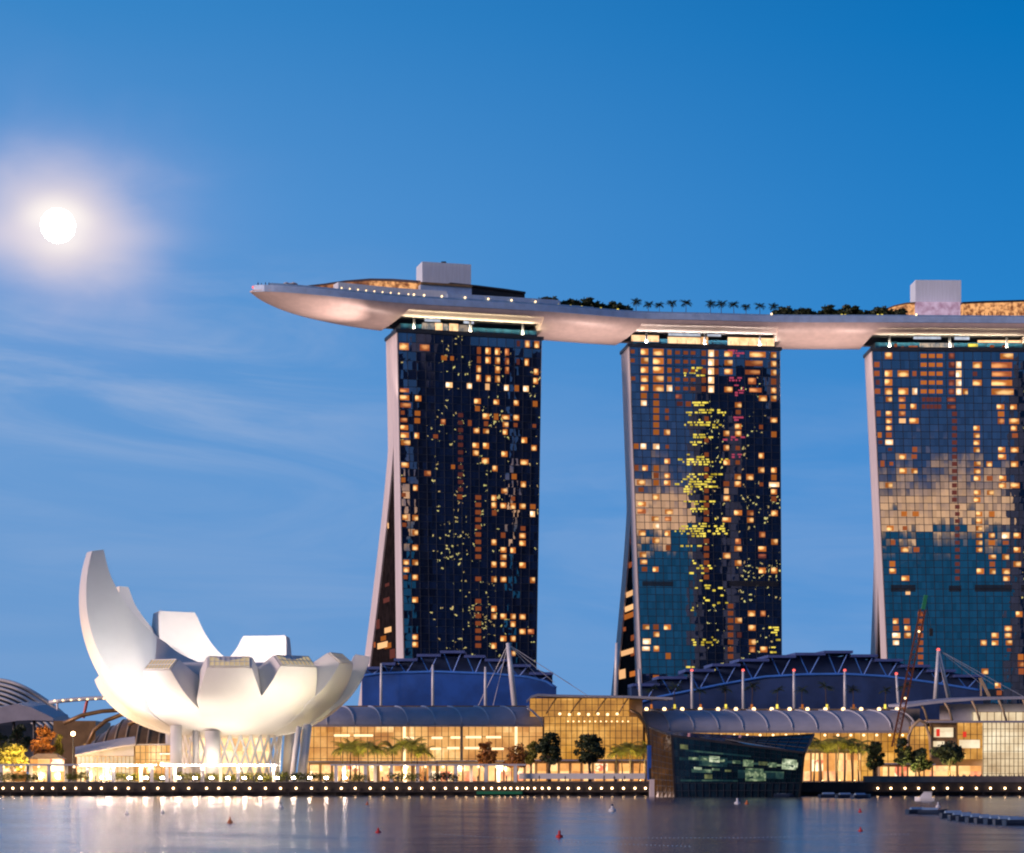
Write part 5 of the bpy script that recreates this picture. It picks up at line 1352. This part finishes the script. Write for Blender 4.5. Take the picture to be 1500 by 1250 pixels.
for px in xs:
    p = at(px, QY - .8, 1.15)
    lab = 'small round warm lamp on the quay edge below the white museum' if px < 548 else ('small round warm lamp on the quay edge between the museum and the crystal pavilion' if px < 960 else 'small round warm lamp on the quay edge right of the crystal pavilion')
    if ql is None: ql = place(make_qlamp(lab), p)
    else: dup(ql, p, 0, 1, lab)
def pergola(px0, px1, cols, Y, label, strip=None):
    x0, x1 = WX(px0, Y), WX(px1, Y); z = WZ(1120.5, Y)
    t = thing('pergola', label, 'pergola', ((x0 + x1) / 2, Y, GZ), 'flat white pergolas along the promenade')
    m = MB(); m.box(x0, x1, Y - 2.5, Y + 2.5, z - .25, z + .2); m.build('roof', M['vaultrib'], t)
    for k, px in enumerate(cols):
        x = WX(px, Y); yy = Y - 1.8 if k % 2 == 0 else Y + 1.8
        MB().box(x - .42, x + .42, yy - .4, yy + .4, GZ, z - .25).build('column', M['white'], t)
    for k in range(max(3, int((px1 - px0) / 26))):
        px = px0 + 8 + 26 * k
        if px > px1 - 4: break
        MB().ball((WX(px, Y), Y + .6, z - .55), .34, 8, 6).build('downlight', E['lampdim'], t)
    if strip:
        MB().box(WX(strip[0], Y), WX(strip[1], Y), Y - 2.56, Y - 2.5, z - .19, z - .11).build('added_glow_strip', E['waterglow'], t)  # added under the roof edge for its glow on the water
    for f in (.12, .37, .63, .88):
        p = Vector((x0 + (x1 - x0) * f, Y - 1.2, z - .7)); o = lamp('downlight_beam', 'SPOT', p, p + Vector((0, 6, -2.5)), 5200 * (x1 - x0) / 40, (1, .66, .33), .5, R(150), 1.0)
        o.parent = t; o.matrix_parent_inverse = Matrix.Translation(-ROOT[t]); KIDS[t].append(o)
    return t
pergola(-30, 228, (4, 43, 74, 95, 130, 151, 168, 205, 224), 596, 'flat white pergola on columns along the promenade at the far left', (120, 226))
pergola(236, 408, (246, 255, 298, 322, 350, 400), 594, 'flat white pergola on columns directly below the white museum', (238, 406))
pergola(485, 770, (493, 503, 536, 549, 574, 593, 612, 630, 668, 690, 712, 730, 755), 600, 'flat white pergola on columns right of the museum, before the amber hall')
M['hedge'] = mat('hedge_leaf', (0.20, 0.22, 0.03), 0.7, 0, 0.5, 0.6)
hl = (('clipped green hedge at the far left end of the promenade', 2, 58), ('clipped green hedge left of the museum columns', 100, 128), ('clipped green hedge on the promenade below the tall left petal', 170, 238), ('short green hedge on the promenade below the museum columns', 258, 293), ('clipped green hedge below the museum lattice', 303, 346), ('short green hedge right of the museum lattice', 355, 396), ('long low green hedge right of the museum', 405, 488), ('small green hedge between the columns of the right pergola', 518, 534), ('round green hedge left of the amber hall palms', 574, 590), ('small green hedge under the middle of the right pergola', 598, 612), ('dark green hedge under the right pergola, the rightmost', 634, 668))
for k, (lab, a, b) in enumerate(hl):
    rg = random.Random(k); Y = 592.0; m = MB(); Y = 601.0 if 185 < b and a < 500 else Y; x0, x1 = WX(a, Y), WX(b, Y)
    n = max(2, int((x1 - x0) / .8))
    for i in range(n + 1):
        leaf_quads(m, (x0 + (x1 - x0) * i / n, Y + rg.uniform(-.5, .5), GZ + 1.0 + rg.uniform(0, .7)), 1.15, 90, .26, rg, 1.0)
    tag(m.build('hedge', M['hedge'] if k != 10 else M['leaf'], None, recalc=False), lab, 'hedge', 'hedges along the promenade')
# low shopfronts along the promenade
def shops(px0, px1, Y, ztop_py, label, n, base=GZ):
    t = thing('shopfront', label, 'shop', (WX((px0 + px1) / 2, Y), Y, GZ), 'shopfronts along the promenade')
    zt = WZ(ztop_py, Y)
    MB().box(WX(px0, Y), WX(px1, Y), Y + .6, Y + 12, GZ, zt).build('wall', M['sand'], t)
    for k in range(n):
        a = px0 + (px1 - px0) * (k + .12) / n; b = px0 + (px1 - px0) * (k + .88) / n
        MB().box(WX(a, Y), WX(b, Y), Y + .3, Y + .58, GZ + .2, zt - .7).build('window', E['shop'], t)
    MB().box(WX(px0, Y) - .5, WX(px1, Y) + .5, Y - 2.2, Y + 13, zt, zt + .4).build('canopy', M['roofgrey'], t)
shops(452, 640, 652, 1117, 'low row of lit shopfronts behind the palms right of the museum', 11)
shops(642, 750, 640, 1116, 'red and white lit shopfronts under a flat canopy below the amber hall', 9)
shops(752, 902, 640, 1115, 'orange lit shopfronts behind the two round dark trees', 9)
shops(904, 948, 640, 1115, 'bright cream shopfront beside the crystal pavilion', 2)
shops(1176, 1262, 640, 1100, 'tall orange lit shopfronts right of the crystal pavilion', 7)
shops(1288, 1330, 640, 1120, 'bright lit shopfronts behind the bushy trees on the right', 3)
shops(1330, 1366, 642, 1121, 'white lit shopfronts beneath the arched gable', 3)
# long pale bench and stepped deck
tag(MB().box(WX(760, 600), WX(945, 600), 600, 602, GZ + .8, GZ + 2.3).build('bench_wall', M['white']), 'long pale bench wall on the promenade below the dark trees', 'wall')
gm_ = MB(); gm_.box(WX(698, QY - 1.7), WX(765, QY - 1.7), QY - 2.1, QY - 1.62, .45, 1.2)
tag(gm_.build('green_barge_rail', M['green']), 'long green strip mounted on the quay face below the shopfronts', 'rail')
for k, (px, lab) in enumerate(((1300, 'a'), (1428, 'b'))):
    pass
M['lowwall'] = M['paving']
tag(MB().box(WX(1265, 592), WX(1520, 592), 591, 593, GZ, GZ + 1.6).build('parapet_wall', M['paving']), 'low parapet wall along the promenade at the right edge', 'wall')

# ------------------------------------------------------------------ trees and palms on the promenade
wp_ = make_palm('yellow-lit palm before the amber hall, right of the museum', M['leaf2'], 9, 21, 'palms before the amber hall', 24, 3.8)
for k, (px, py) in enumerate(((500, 1092), (513, 1088), (527, 1094), (541, 1090), (553, 1093), (573, 1091), (588, 1087), (603, 1086), (613, 1094), (624, 1098))):
    Y = 622 + (k % 3) * 5; p = at(px, Y, GZ); h = WZ(py, Y) - GZ
    if k == 0: place(wp_, p, 0, h / 10)
    else: dup(wp_, p, k * 1.1, h / 10)
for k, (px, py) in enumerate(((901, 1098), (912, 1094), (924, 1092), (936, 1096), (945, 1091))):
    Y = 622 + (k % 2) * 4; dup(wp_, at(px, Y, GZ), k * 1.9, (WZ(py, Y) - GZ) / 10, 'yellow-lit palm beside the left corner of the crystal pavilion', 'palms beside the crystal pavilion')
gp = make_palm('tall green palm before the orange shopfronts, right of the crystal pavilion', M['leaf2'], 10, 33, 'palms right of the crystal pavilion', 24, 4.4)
for k, (px, py) in enumerate(((1192, 1086), (1203, 1084), (1214, 1086), (1226, 1083), (1237, 1082), (1249, 1090), (1258, 1088))):
    Y = 606 + (k % 3) * 4; p = at(px, Y, GZ); h = WZ(py, Y) - GZ
    if k == 0: place(gp, p, 0, h / 11)
    else: dup(gp, p, k * 1.7, h / 11)
# yellow uplights at the palms
for k, (px, Y) in enumerate(((512, 619), (545, 619), (590, 619), (615, 619), (915, 618), (938, 618), (1205, 602), (1230, 602), (1252, 602), (1335, 600), (1385, 600))):
    p = at(px, Y, GZ)
    f = thing('uplight', ('small ground uplight at the foot of the palms right of the museum' if px < 700 else ('small ground uplight at the foot of the palms by the crystal pavilion' if px < 1000 else 'small ground uplight beneath the trees right of the crystal pavilion')), 'light', tuple(p), 'ground uplights under the palms')
    MB().tube([p, p + Vector((0, 0, .35))], .22, 8).build('housing', M['dark'], f)
    MB().tube([p + Vector((0, 0, .35)), p + Vector((0, 0, .42))], .19, 8).build('lens', E['lamp'], f)
    o = lamp('uplight_beam', 'SPOT', p + Vector((0, 0, .6)), p + Vector((0, 3, 8)), 7000, (1.0, .78, .25), .3, R(120), 1.0)
    o.parent = f; o.matrix_parent_inverse = Matrix.Translation(-p); KIDS[f].append(o)
def ptree(label, m, px, py, wpx, Y, seed, **kw):
    h = WZ(py, Y) - GZ; t = make_tree(label, m, h, wpx * Y / FPX / 2, seed, **kw)
    return place(t, at(px, Y, GZ))
ptree('round dark tree on the promenade before the golden atrium, left of its twin', M['leaf'], 805, 1070, 37, 605, 41, clumps=26, per=110, trunk_h=.26)
ptree('round dark tree on the promenade nearest the crystal pavilion', M['leaf'], 864, 1069, 42, 605, 42, clumps=28, per=110, trunk_h=.30)
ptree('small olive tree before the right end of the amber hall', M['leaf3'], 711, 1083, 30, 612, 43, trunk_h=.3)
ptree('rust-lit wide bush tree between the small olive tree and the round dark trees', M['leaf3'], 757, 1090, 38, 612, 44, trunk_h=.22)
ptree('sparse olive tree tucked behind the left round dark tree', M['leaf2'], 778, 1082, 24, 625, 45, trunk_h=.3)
ptree('bushy dark tree with a tall crown, right of the row of green palms', M['leaf'], 1281, 1079, 28, 604, 46, clumps=22, per=90, trunk_h=.2)
ptree('dark spreading tree before the arched gable at the right', M['leaf'], 1322, 1078, 24, 604, 47, clumps=20, per=90, trunk_h=.3)
ptree('wide dark tree right of the arched gable tree, green lit below', M['leaf'], 1347, 1096, 36, 604, 48, clumps=22, per=90, trunk_h=.28)
ptree('umbrella-shaped dark tree before the cream plaza building', M['leaf'], 1391, 1089, 46, 602, 49, clumps=24, per=90, trunk_h=.45)
# small terrace palms in front of the navy hall
tp = make_palm('small palm lit yellow on the terrace before the navy hall', M['leaf'], 5, 51, 'small palms on the terrace before the navy hall', 12, 2.2)
for k, px in enumerate((954, 988, 1026, 1063, 1101, 1138, 1175, 1211, 1250, 1296, 1324)):
    Y = 722; p = at(px, Y, WZ(1040, Y)); h = 5.2
    if k == 0: place(tp, p, 0, 1.3)
    else: dup(tp, p, k * 1.3, 1.3 + .15 * math.sin(k * 2))
tag(MB().box(WX(935, 712), WX(1345, 712), 709, 735, GZ, WZ(1040, 722)).build('terrace', M['paving']), 'raised terrace carrying the small palms before the navy hall', 'terrace')
for k, px in enumerate((954, 988, 1026, 1063, 1101, 1138, 1175, 1211, 1250, 1296, 1324)):
    p = at(px, 720.5, WZ(1040, 722)); pl = thing('planter', 'square planter with an added warm glow at the foot of a terrace palm', 'planter', tuple(p), 'planters with added glow on the terrace')
    MB().box(p.x - .9, p.x + .9, p.y - .5, p.y + .5, p.z, p.z + .8).build('box', M['sand'], pl)
    MB().box(p.x - .35, p.x + .35, p.y - .58, p.y - .51, p.z + .1, p.z + 1.7).build('trunk_glow_panel', E['y'] if k % 2 else E['a'], pl)  # glowing slab gives the look of an uplit palm trunk

# ------------------------------------------------------------------ far left: glass conservatories, bridge, shells, trees
cons = thing('conservatory', 'ribbed white glass conservatory arching up at the far left edge', 'conservatory', (WX(20, 1250), 1250, GZ))
def cons_shell(pts_out, Y, dep, m, nrib, name):
    rings = []
    for k in range(9):
        f = k / 8; s = math.sin(math.pi * (.5 + .5 * f) )
        rings.append([Vector((WX(px, Y), Y + dep * f, GZ + (WZ(py, Y) - GZ) * max(.05, s))) for px, py in pts_out])
    MB().loft(rings, False, False).build(name, m, cons, True)
arc = lambda x0, x1, yb, yt, n=20, sk=.35: [(x0 + (x1 - x0) * k / n, yb - (yb - yt) * math.sin(math.pi * min(1, (k / n) ** (math.log(.5) / math.log(sk)))) ** .8) for k in range(n + 1)]
cons_shell(arc(-70, 112, 1068, 996), 1250, 60, M['vault'], 8, 'glass_shell')
for q in range(7):
    a = arc(-70 - q * 3, 112 - q * 9, 1068, 996 + q * 5.5, 24)
    MB().tube([Vector((WX(px, 1248 - q * 5), 1248 - q * 5, WZ(py, 1248 - q * 5))) for px, py in a], 1.0 - .06 * q, 8).build('rib', M['white'], cons, True)
rt = thing('tent_roof', 'pale lavender tent-like roof in front of the conservatory at the far left', 'roof', (WX(25, 900), 900, GZ))
rings = [[Vector((WX(px, 900), 900, WZ(py, 900))), Vector((WX(px, 900), 930, WZ(py, 900) + 2)), Vector((WX(px, 900), 930, WZ(py2, 900))), Vector((WX(px, 900), 900, WZ(py2, 900)))] for px, py, py2 in ((-40, 1040, 1060), (0, 1036, 1060), (25, 1031, 1056), (45, 1036, 1055), (70, 1048, 1056), (78, 1052, 1056))]
MB().loft(rings, True, True).build('membrane', M['roofgrey'], rt)
for px in (-10, 20, 50): MB().tube([at(px, 905, GZ), at(px, 905, WZ(1054, 905))], .6, 8).build('post', M['dark'], rt)
br = thing('bridge', 'thin curved footbridge with a small red pylon left of the museum', 'bridge', (WX(130, 1000), 1000, GZ))
MB().tube([at(px, 1000, WZ(py, 1000)) for px, py in ((72, 1029), (90, 1027), (110, 1025), (130, 1023.5), (150, 1022.5), (170, 1022.5), (190, 1024), (240, 1028))], .9, 8).build('walkway', M['steel'], br, True)
for k in range(9): MB().ball(at(80 + 12 * k, 998, WZ(1026.5 - .5 * min(k, 6), 998)), .5, 6, 4).build('bridge_lamp', E['lampdim'], br)
MB().tube([at(122, 1001, WZ(1052, 1001)), at(128, 1001, WZ(1024, 1001))], .7, 8).build('pylon', M['red'], br)
pp = MB()
for px in (84, 196): pp.tube([at(px, 1003, GZ), at(px, 1003, WZ(1027, 1003))], .5, 8)
for px in (84, 196): MB().tube([at(px, 1003, GZ), at(px, 1003, WZ(1027, 1003))], .5, 8).build('pier', M['steel'], br)
# golden shell hall with arched canopies
sh = thing('shell_hall', 'golden ribbed shell-shaped hall left of the museum columns', 'hall', (WX(180, 705), 705, GZ))
rings = []
for k in range(13):
    th = math.pi / 2 * k / 12
    rings.append([Vector((WX(118 + (250 - 118) * j / 16, 705), 700 + 25 * (1 - math.cos(th)), GZ + (WZ(1092 - 54 * math.sin(math.pi * min(1, j / 16 * .62)) ** .8, 705) - GZ) * max(.25, math.sin(th) if k else .25))) for j in range(17)])
E['shell'] = interior_mat('shell_light', [(0, (.22, .10, .03)), (.5, (.42, .22, .06)), (1, (.80, .46, .15))], (4, 40, 3), 0.85, .6)
MB().loft(rings, False, False).build('shell', M['bronze'], sh, True)
hall_wall(sh, 122, 252, GZ, WZ(1090, 699), 699, E['shell'], 18, 4)
for j in range(0, 17, 2):
    MB().tube([rings[k][j] + Vector((0, -.1, .15)) for k in range(13)], .3, 6).build('rib', M['sand'], sh, True)
for pts in (((93, 1060), (120, 1048), (150, 1042), (180, 1040)), ((128, 1092), (138, 1070), (155, 1056), (178, 1047), (205, 1043)), ((188, 1062), (205, 1052), (225, 1047))):
    MB().tube([at(px, 697, WZ(py, 697)) for px, py in pts], .65, 8).build('arched_canopy', M['bronze'], sh, True)
sg = thing('exhibition_shed', 'low pale shed with sloping grey roof left of the museum', 'building', (WX(155, 640), 640, GZ))
MB().loft([[at(px, 640 + a, WZ(py, 640) + b) for a, b in ((0, 0), (14, 2.4), (14, 2.0), (0, -.5))] for px, py in ((110, 1106), (140, 1100), (175, 1093), (198, 1090))], True, True).build('roof', M['roofgrey'], sg)
hall_wall(sg, 113, 196, GZ, WZ(1108, 641), 641, E['cream'], 14, 2, 'window_wall')
MB().loft([[at(px, 641.4 + a, z) for a, z in ((0, WZ(1109, 641)), (8, WZ(1109, 641)), (8, WZ(py + 1, 641)), (0, WZ(py + 1, 641)))] for px, py in ((113, 1107), (196, 1091))], True, True).build('gable_wall', M['vault'], sg)
dk = tag(MB().box(WX(78, 800), WX(140, 800), 800, 830, GZ, WZ(1056, 800)).build('dark_block', M['bronze']), 'dark low block behind the lamp post at the left', 'building')
dk.name = 'low_building'
lw = thing('cafe_pavilion', 'cream-lit open pavilion between the shed and the museum columns', 'pavilion', (WX(228, 645), 645, GZ))
hall_wall(lw, 198, 252, GZ, WZ(1092, 645), 645, E['hall'], 7, 5)
MB().box(WX(196, 645), WX(254, 645), 643.5, 655, WZ(1092, 645), WZ(1090, 645)).build('roof', M['roofgrey'], lw)
for py in (1118, 1105): MB().box(WX(236, 645), WX(252, 645), 642.6, 644.2, WZ(py + 1, 645), WZ(py - 1.5, 645)).build('balcony', M['white'], lw)
# little tents and huts with warm light at the far left
for k, (a, b, y0, y1, lab) in enumerate(((-5, 34, 1112, 1128, 'warm-lit market tent at the far left end of the promenade'), (42, 90, 1106, 1128, 'warm-lit tent under the orange tree at the left'))):
    t = thing('market_tent', lab, 'tent', (WX((a + b) / 2, 630), 630, GZ))
    MB().box(WX(a + 2, 630), WX(b - 2, 630), 630, 636, GZ, WZ(y0 + 6, 630)).build('lit_interior', E['shop'], t)
    x0, x1 = WX(a, 630), WX(b, 630); z = WZ(y0 + 6, 630)
    MB().hexa([(x0, 628, z), (x1, 628, z), (x1, 638, z), (x0, 638, z)], [(x0 + 2, 632, z + 1.5), (x1 - 2, 632, z + 1.5), (x1 - 2, 634, z + 1.5), (x0 + 2, 634, z + 1.5)]).build('roof', M['sand'], t)
ptree('orange-lit leafy tree at the left, before the conservatory', M['leaf3'], 64, 1061, 36, 640, 61, clumps=20, per=90, trunk_h=.3)
ptree('yellow-lit low spreading tree at the far left edge', M['leaf2'], 18, 1088, 52, 622, 62, clumps=22, per=90, trunk_h=.25)
ptree('dark tree behind the low yellow tree at the far left', M['leaf'], 28, 1056, 34, 700, 63, clumps=16, per=80, trunk_h=.3)
ptree('narrow olive tree beside the lamp post at the left', M['leaf2'], 86, 1070, 16, 645, 64, clumps=12, per=70, trunk_h=.3)
ptree('small dark tree at the very left edge before the tent roof', M['leaf'], 3, 1066, 24, 690, 65, clumps=12, per=70, trunk_h=.3)
t = thing('lamp_post', 'tall street lamp with a bright white head left of the museum', 'lamp', tuple(at(107, 625, GZ)))
MB().tube([at(107, 625, GZ), at(107, 625, WZ(1078, 625))], [.22, .14], 8).build('post', M['dark'], t)
MB().ball(at(107, 625, WZ(1075, 625)), .65, 10, 8).build('lamp_head', E['lamp'], t, True)
for k, px in enumerate((10, 38, 62, 90)):
    p = at(px, 608, GZ); o = lamp('left_fill_light', 'SPOT', p + Vector((0, 0, 1.5)), p + Vector((0, 12, 9)), 30000, (1, .62, .25), .6, R(130), 1.0); o.name = 'left_fill_light'  # added warm fill for the left trees and tents, no fixture

# ------------------------------------------------------------------ crane behind the right-hand trees
cr = thing('crane', 'rust-red lattice crane boom with a green tip leaning before the right tower', 'crane', tuple(at(1309, 650, GZ)))
pb, pt = at(1307, 650, WZ(1110, 650)), at(1352, 650, WZ(893, 650))
d = (pt - pb).normalized(); sx = Vector((d.z, 0, -d.x)) ; sy = Vector((0, 1, 0)); L = (pt - pb).length; N = 26
bm_ = MB()
corner = lambda k, f: pb + d * L * f + (sx * (1 if k in (0, 3) else -1) + sy * (1 if k < 2 else -1)) * (.75 if f > .06 else .3)
for k in range(4): bm_.bar(corner(k, 0.07), corner(k, 1), .22)
for i in range(N):
    f0, f1 = .07 + .93 * i / N, .07 + .93 * (i + 1) / N
    for k in range(4):
        a, b = (k, (k + 1) % 4) if i % 2 else ((k + 1) % 4, k)
        bm_.bar(corner(a, f0), corner(b, f1), .13)
bm_.build('boom', M['rust'], cr)
MB().bar(pt, pt + d * 4.2, 1.0).build('boom_tip', M['green'], cr)
ck = MB(); ck.tube([pt + d * 3.6, pt + d * 3.6 + Vector((1.6, 0, -9))], .08, 5); ck.build('hoist_cable', M['dark'], cr)
hk = MB(); hp = pt + d * 3.6 + Vector((1.6, 0, -9)); hk.box(hp.x - .5, hp.x + .5, hp.y - .4, hp.y + .4, hp.z - 2.2, hp.z); hk.build('hook_block', M['dark'], cr)
p = at(1309, 650, GZ); bb = MB(); bb.box(p.x - 2.6, p.x + 2.6, p.y - 3, p.y + 3, GZ + 1, GZ + 4.2); bb.build('cab', M['rust'], cr)
tk = MB(); tk.box(p.x - 3.2, p.x + 3.2, p.y - 2.6, p.y - 1.2, GZ, GZ + 1); tk.box(p.x - 3.2, p.x + 3.2, p.y + 1.2, p.y + 2.6, GZ, GZ + 1); tk.build('track', M['dark'], cr)
for f in (.40, .85): MB().ball(pb + d * L * f + sy * -1.0, .35, 8, 6).build('boom_lamp', E['lampdim'], cr)

# ------------------------------------------------------------------ boats, barges, buoys
def lofty(rings): return MB().loft(rings, True, True)
def make_boat(label, L, Bm_, group=None, cabin=True, mh=None, name='boat'):
    t = thing(name, label, 'boat', (0, 0, 0), group)
    rings = []
    for k in range(11):
        f = k / 10; x = -L / 2 + L * f; w = Bm_ / 2 * (min(1, 1.25 * (1 - max(0, (f - .45) / .55) ** 2.2)) if f > .45 else .92 + .08 * f / .45); w = max(w, .05)
        z1 = 1.0 + .5 * max(0, f - .5); rings.append([(x, -w * .75, -.35), (x, -w, .45), (x, -w, z1), (x, w, z1), (x, w, .45), (x, w * .75, -.35)])
    lofty(rings).build('hull', mh or M['boatw'], t)
    if cabin:
        lofty([[(x, -Bm_ * .34 * s, 1.0), (x, -Bm_ * .30 * s, h), (x, Bm_ * .30 * s, h), (x, Bm_ * .34 * s, 1.0)] for x, h, s in ((-L * .38, 2.5, 1), (L * .02, 2.6, 1), (L * .12, 2.0, .95), (L * .24, 1.1, .8))]).build('cabin', M['boatw'], t)
        MB().box(-L * .30, -L * .02, -Bm_ * .345, -Bm_ * .32, 1.55, 2.15).build('window', E['a'], t)
        MB().box(-L * .42, L * .05, -Bm_ * .36, Bm_ * .36, 2.62, 2.75).build('roof', M['boatw'], t)
    else:
        m = MB()
        for i in range(4): m.box(-L * .32 + i * L * .17, -L * .32 + i * L * .17 + .35, -Bm_ * .42, Bm_ * .42, .75, .95)
        m.build('thwart', M['boatw'], t)
        MB().loft([[(x, -Bm_ * .30, 1.02), (x, 0, 1.55), (x, Bm_ * .30, 1.02)] for x in (-L * .36, L * .18)], True, True).build('cover', M['balglass'], t)
    return t
def on_water(px, py):
    Y = CH * FPX / (py - HZ); return Vector((WX(px, Y), Y, 0))
place(make_boat('small white cabin cruiser moored by the quay below the plaza building', 5.6, 2.1), on_water(1354, 1173.5), R(172), .72)
ob = make_boat('low dark blue open boat moored in the row at the right edge', 4.4, 1.5, 'row of low blue boats at the right edge', False, M['boat'])
for k, (px, py) in enumerate(((1400, 1198), (1413, 1201), (1426, 1203), (1440, 1204.5), (1454, 1206), (1468, 1207), (1482, 1208), (1496, 1209))):
    if k == 0: place(ob, on_water(px, py), R(8), (.95, .9, .62))
    else: dup(ob, on_water(px, py), R(8 + 5 * math.sin(k * 3)), (.95, .9, .62))
dup(ob, on_water(1347, 1192), R(20), (.95, .9, .62), 'low dark blue open boat apart from the row, left of the pair below the cruiser', 'pair of low blue boats below the cruiser')
dup(ob, on_water(1366, 1193), R(-12), (.95, .9, .62), 'low dark blue open boat apart from the row, right of the pair below the cruiser', 'pair of low blue boats below the cruiser')
for k, (px, py, lab) in enumerate(((1149, 1167.5, 'small dark boat moored against the right end of the crystal pavilion'), (1216, 1168.5, 'dark low boat moored by the quay right of the crystal pavilion'), (1240, 1169, 'dark low boat moored by the quay below the palms'), (1262, 1169.5, 'dark low boat moored by the quay below the bushy tree'))):
    dup(ob, on_water(px, py), R(4 + 9 * k), (1.25, 1.2, .8), lab, 'dark boats moored right of the pavilion')
def buoy(label, m, px, py, r, h, group=None, m2=None):
    r *= .8; h *= .55; p = on_water(px, py); t = thing('buoy', label, 'buoy', tuple(p), group)
    MB().loft([[p + Vector((q * math.cos(k * math.pi / 6), q * math.sin(k * math.pi / 6), z)) for k in range(12)] for q, z in ((r * .7, -.3), (r, 0), (r, h * .3), (r * .45, h * .45), (r * .3, h * .8), (r * .1, h * .82))], True, True).build('float', m, t, False)
    MB().ball(p + Vector((0, 0, h * .9)), r * .38, 8, 6).build('top_mark', m2 or m, t)
buoy('dark blue and white buoy floating below the museum', M['boatw'], 411.5, 1185, .55, 1.9, None, M['boat'])
buoy('orange buoy floating in the bright reflection of the museum', M['orange'], 337, 1206, .42, 1.3)
buoy('small pale buoy at the left, the left one of two', M['boatw'], 186, 1194, .35, 1.3)
buoy('small pale buoy at the left, the right one of two', M['boatw'], 238, 1192, .35, 1.3)
buoy('small orange buoy just off the quay right of the museum', M['orange'], 538, 1179, .4, 1.0)
buoy('pinkish red round buoy where the bright reflection ends', M['red'], 554, 1220, .36, .8)
buoy('deep red buoy nearest the bottom of the picture', M['red'], 819.5, 1227, .42, 1.1)
buoy('white and blue buoy floating left of the crystal pavilion', M['boatw'], 897, 1189, .7, 2.0, None, M['boat'])
buoy('white buoy floating before the crystal pavilion', M['boatw'], 1080, 1178, .7, 1.9)
buoy('yellow-orange buoy close beside the white buoy before the pavilion', M['orange'], 1094, 1178, .5, 1.2)
buoy('red buoy on the right, the farther of two', M['red'], 1260, 1190, .4, .9)
buoy('red buoy on the right, the nearer of two', M['red'], 1260.5, 1218, .32, .7)
buoy('white buoy right of the white cabin cruiser', M['boatw'], 1374, 1183, .5, 1.6)
fl = MB()
for (xa, ya), (xb, yb), n in (((640, 1222), (1010, 1240), 60), ((900, 1228), (1330, 1222), 70)):
    for k in range(n):
        f = k / (n - 1); fl.ball(on_water(xa + (xb - xa) * f, ya + (yb - ya) * f + 2 * math.sin(3 * f)), .07, 6, 4)
tag(fl.build('float_line', M['balglass'], None), 'dotted line of small pale floats across the water', 'float line', None, 'stuff')

# people along the promenade
rg = random.Random(77)
pv = make_person('person standing behind the low parapet wall at the right edge', M['cloth'], 'people behind the parapet wall at the right')
k = 0
for px in (1392, 1397, 1404, 1411, 1414, 1421, 1427, 1430, 1438, 1445, 1449, 1456, 1463, 1467, 1474, 1481, 1486, 1492, 1497):
    p = at(px + rg.uniform(-1, 1), 595 + rg.uniform(0, 4), GZ + .3)
    if k == 0: place(pv, p, 1.0, 1.0)
    else: dup(pv, p, rg.uniform(0, 6), rg.uniform(.92, 1.06))
    k += 1
tag(MB().box(WX(1385, 600), WX(1510, 600), 594, 604, GZ, GZ + .3).build('promenade_step', M['paving']), kind='structure')
for px in (64, 118, 140, 190, 268, 282, 330, 372, 384, 420, 455, 470, 512, 560, 583, 622, 655, 700, 742, 790, 828, 885, 900, 915):
    dup(pv, at(px, 590 + rg.uniform(-1.5, 6), GZ), rg.uniform(0, 6), rg.uniform(.92, 1.06),
        'person strolling on the lamp-lit promenade between the quay edge and the pergolas', 'people strolling on the promenade')
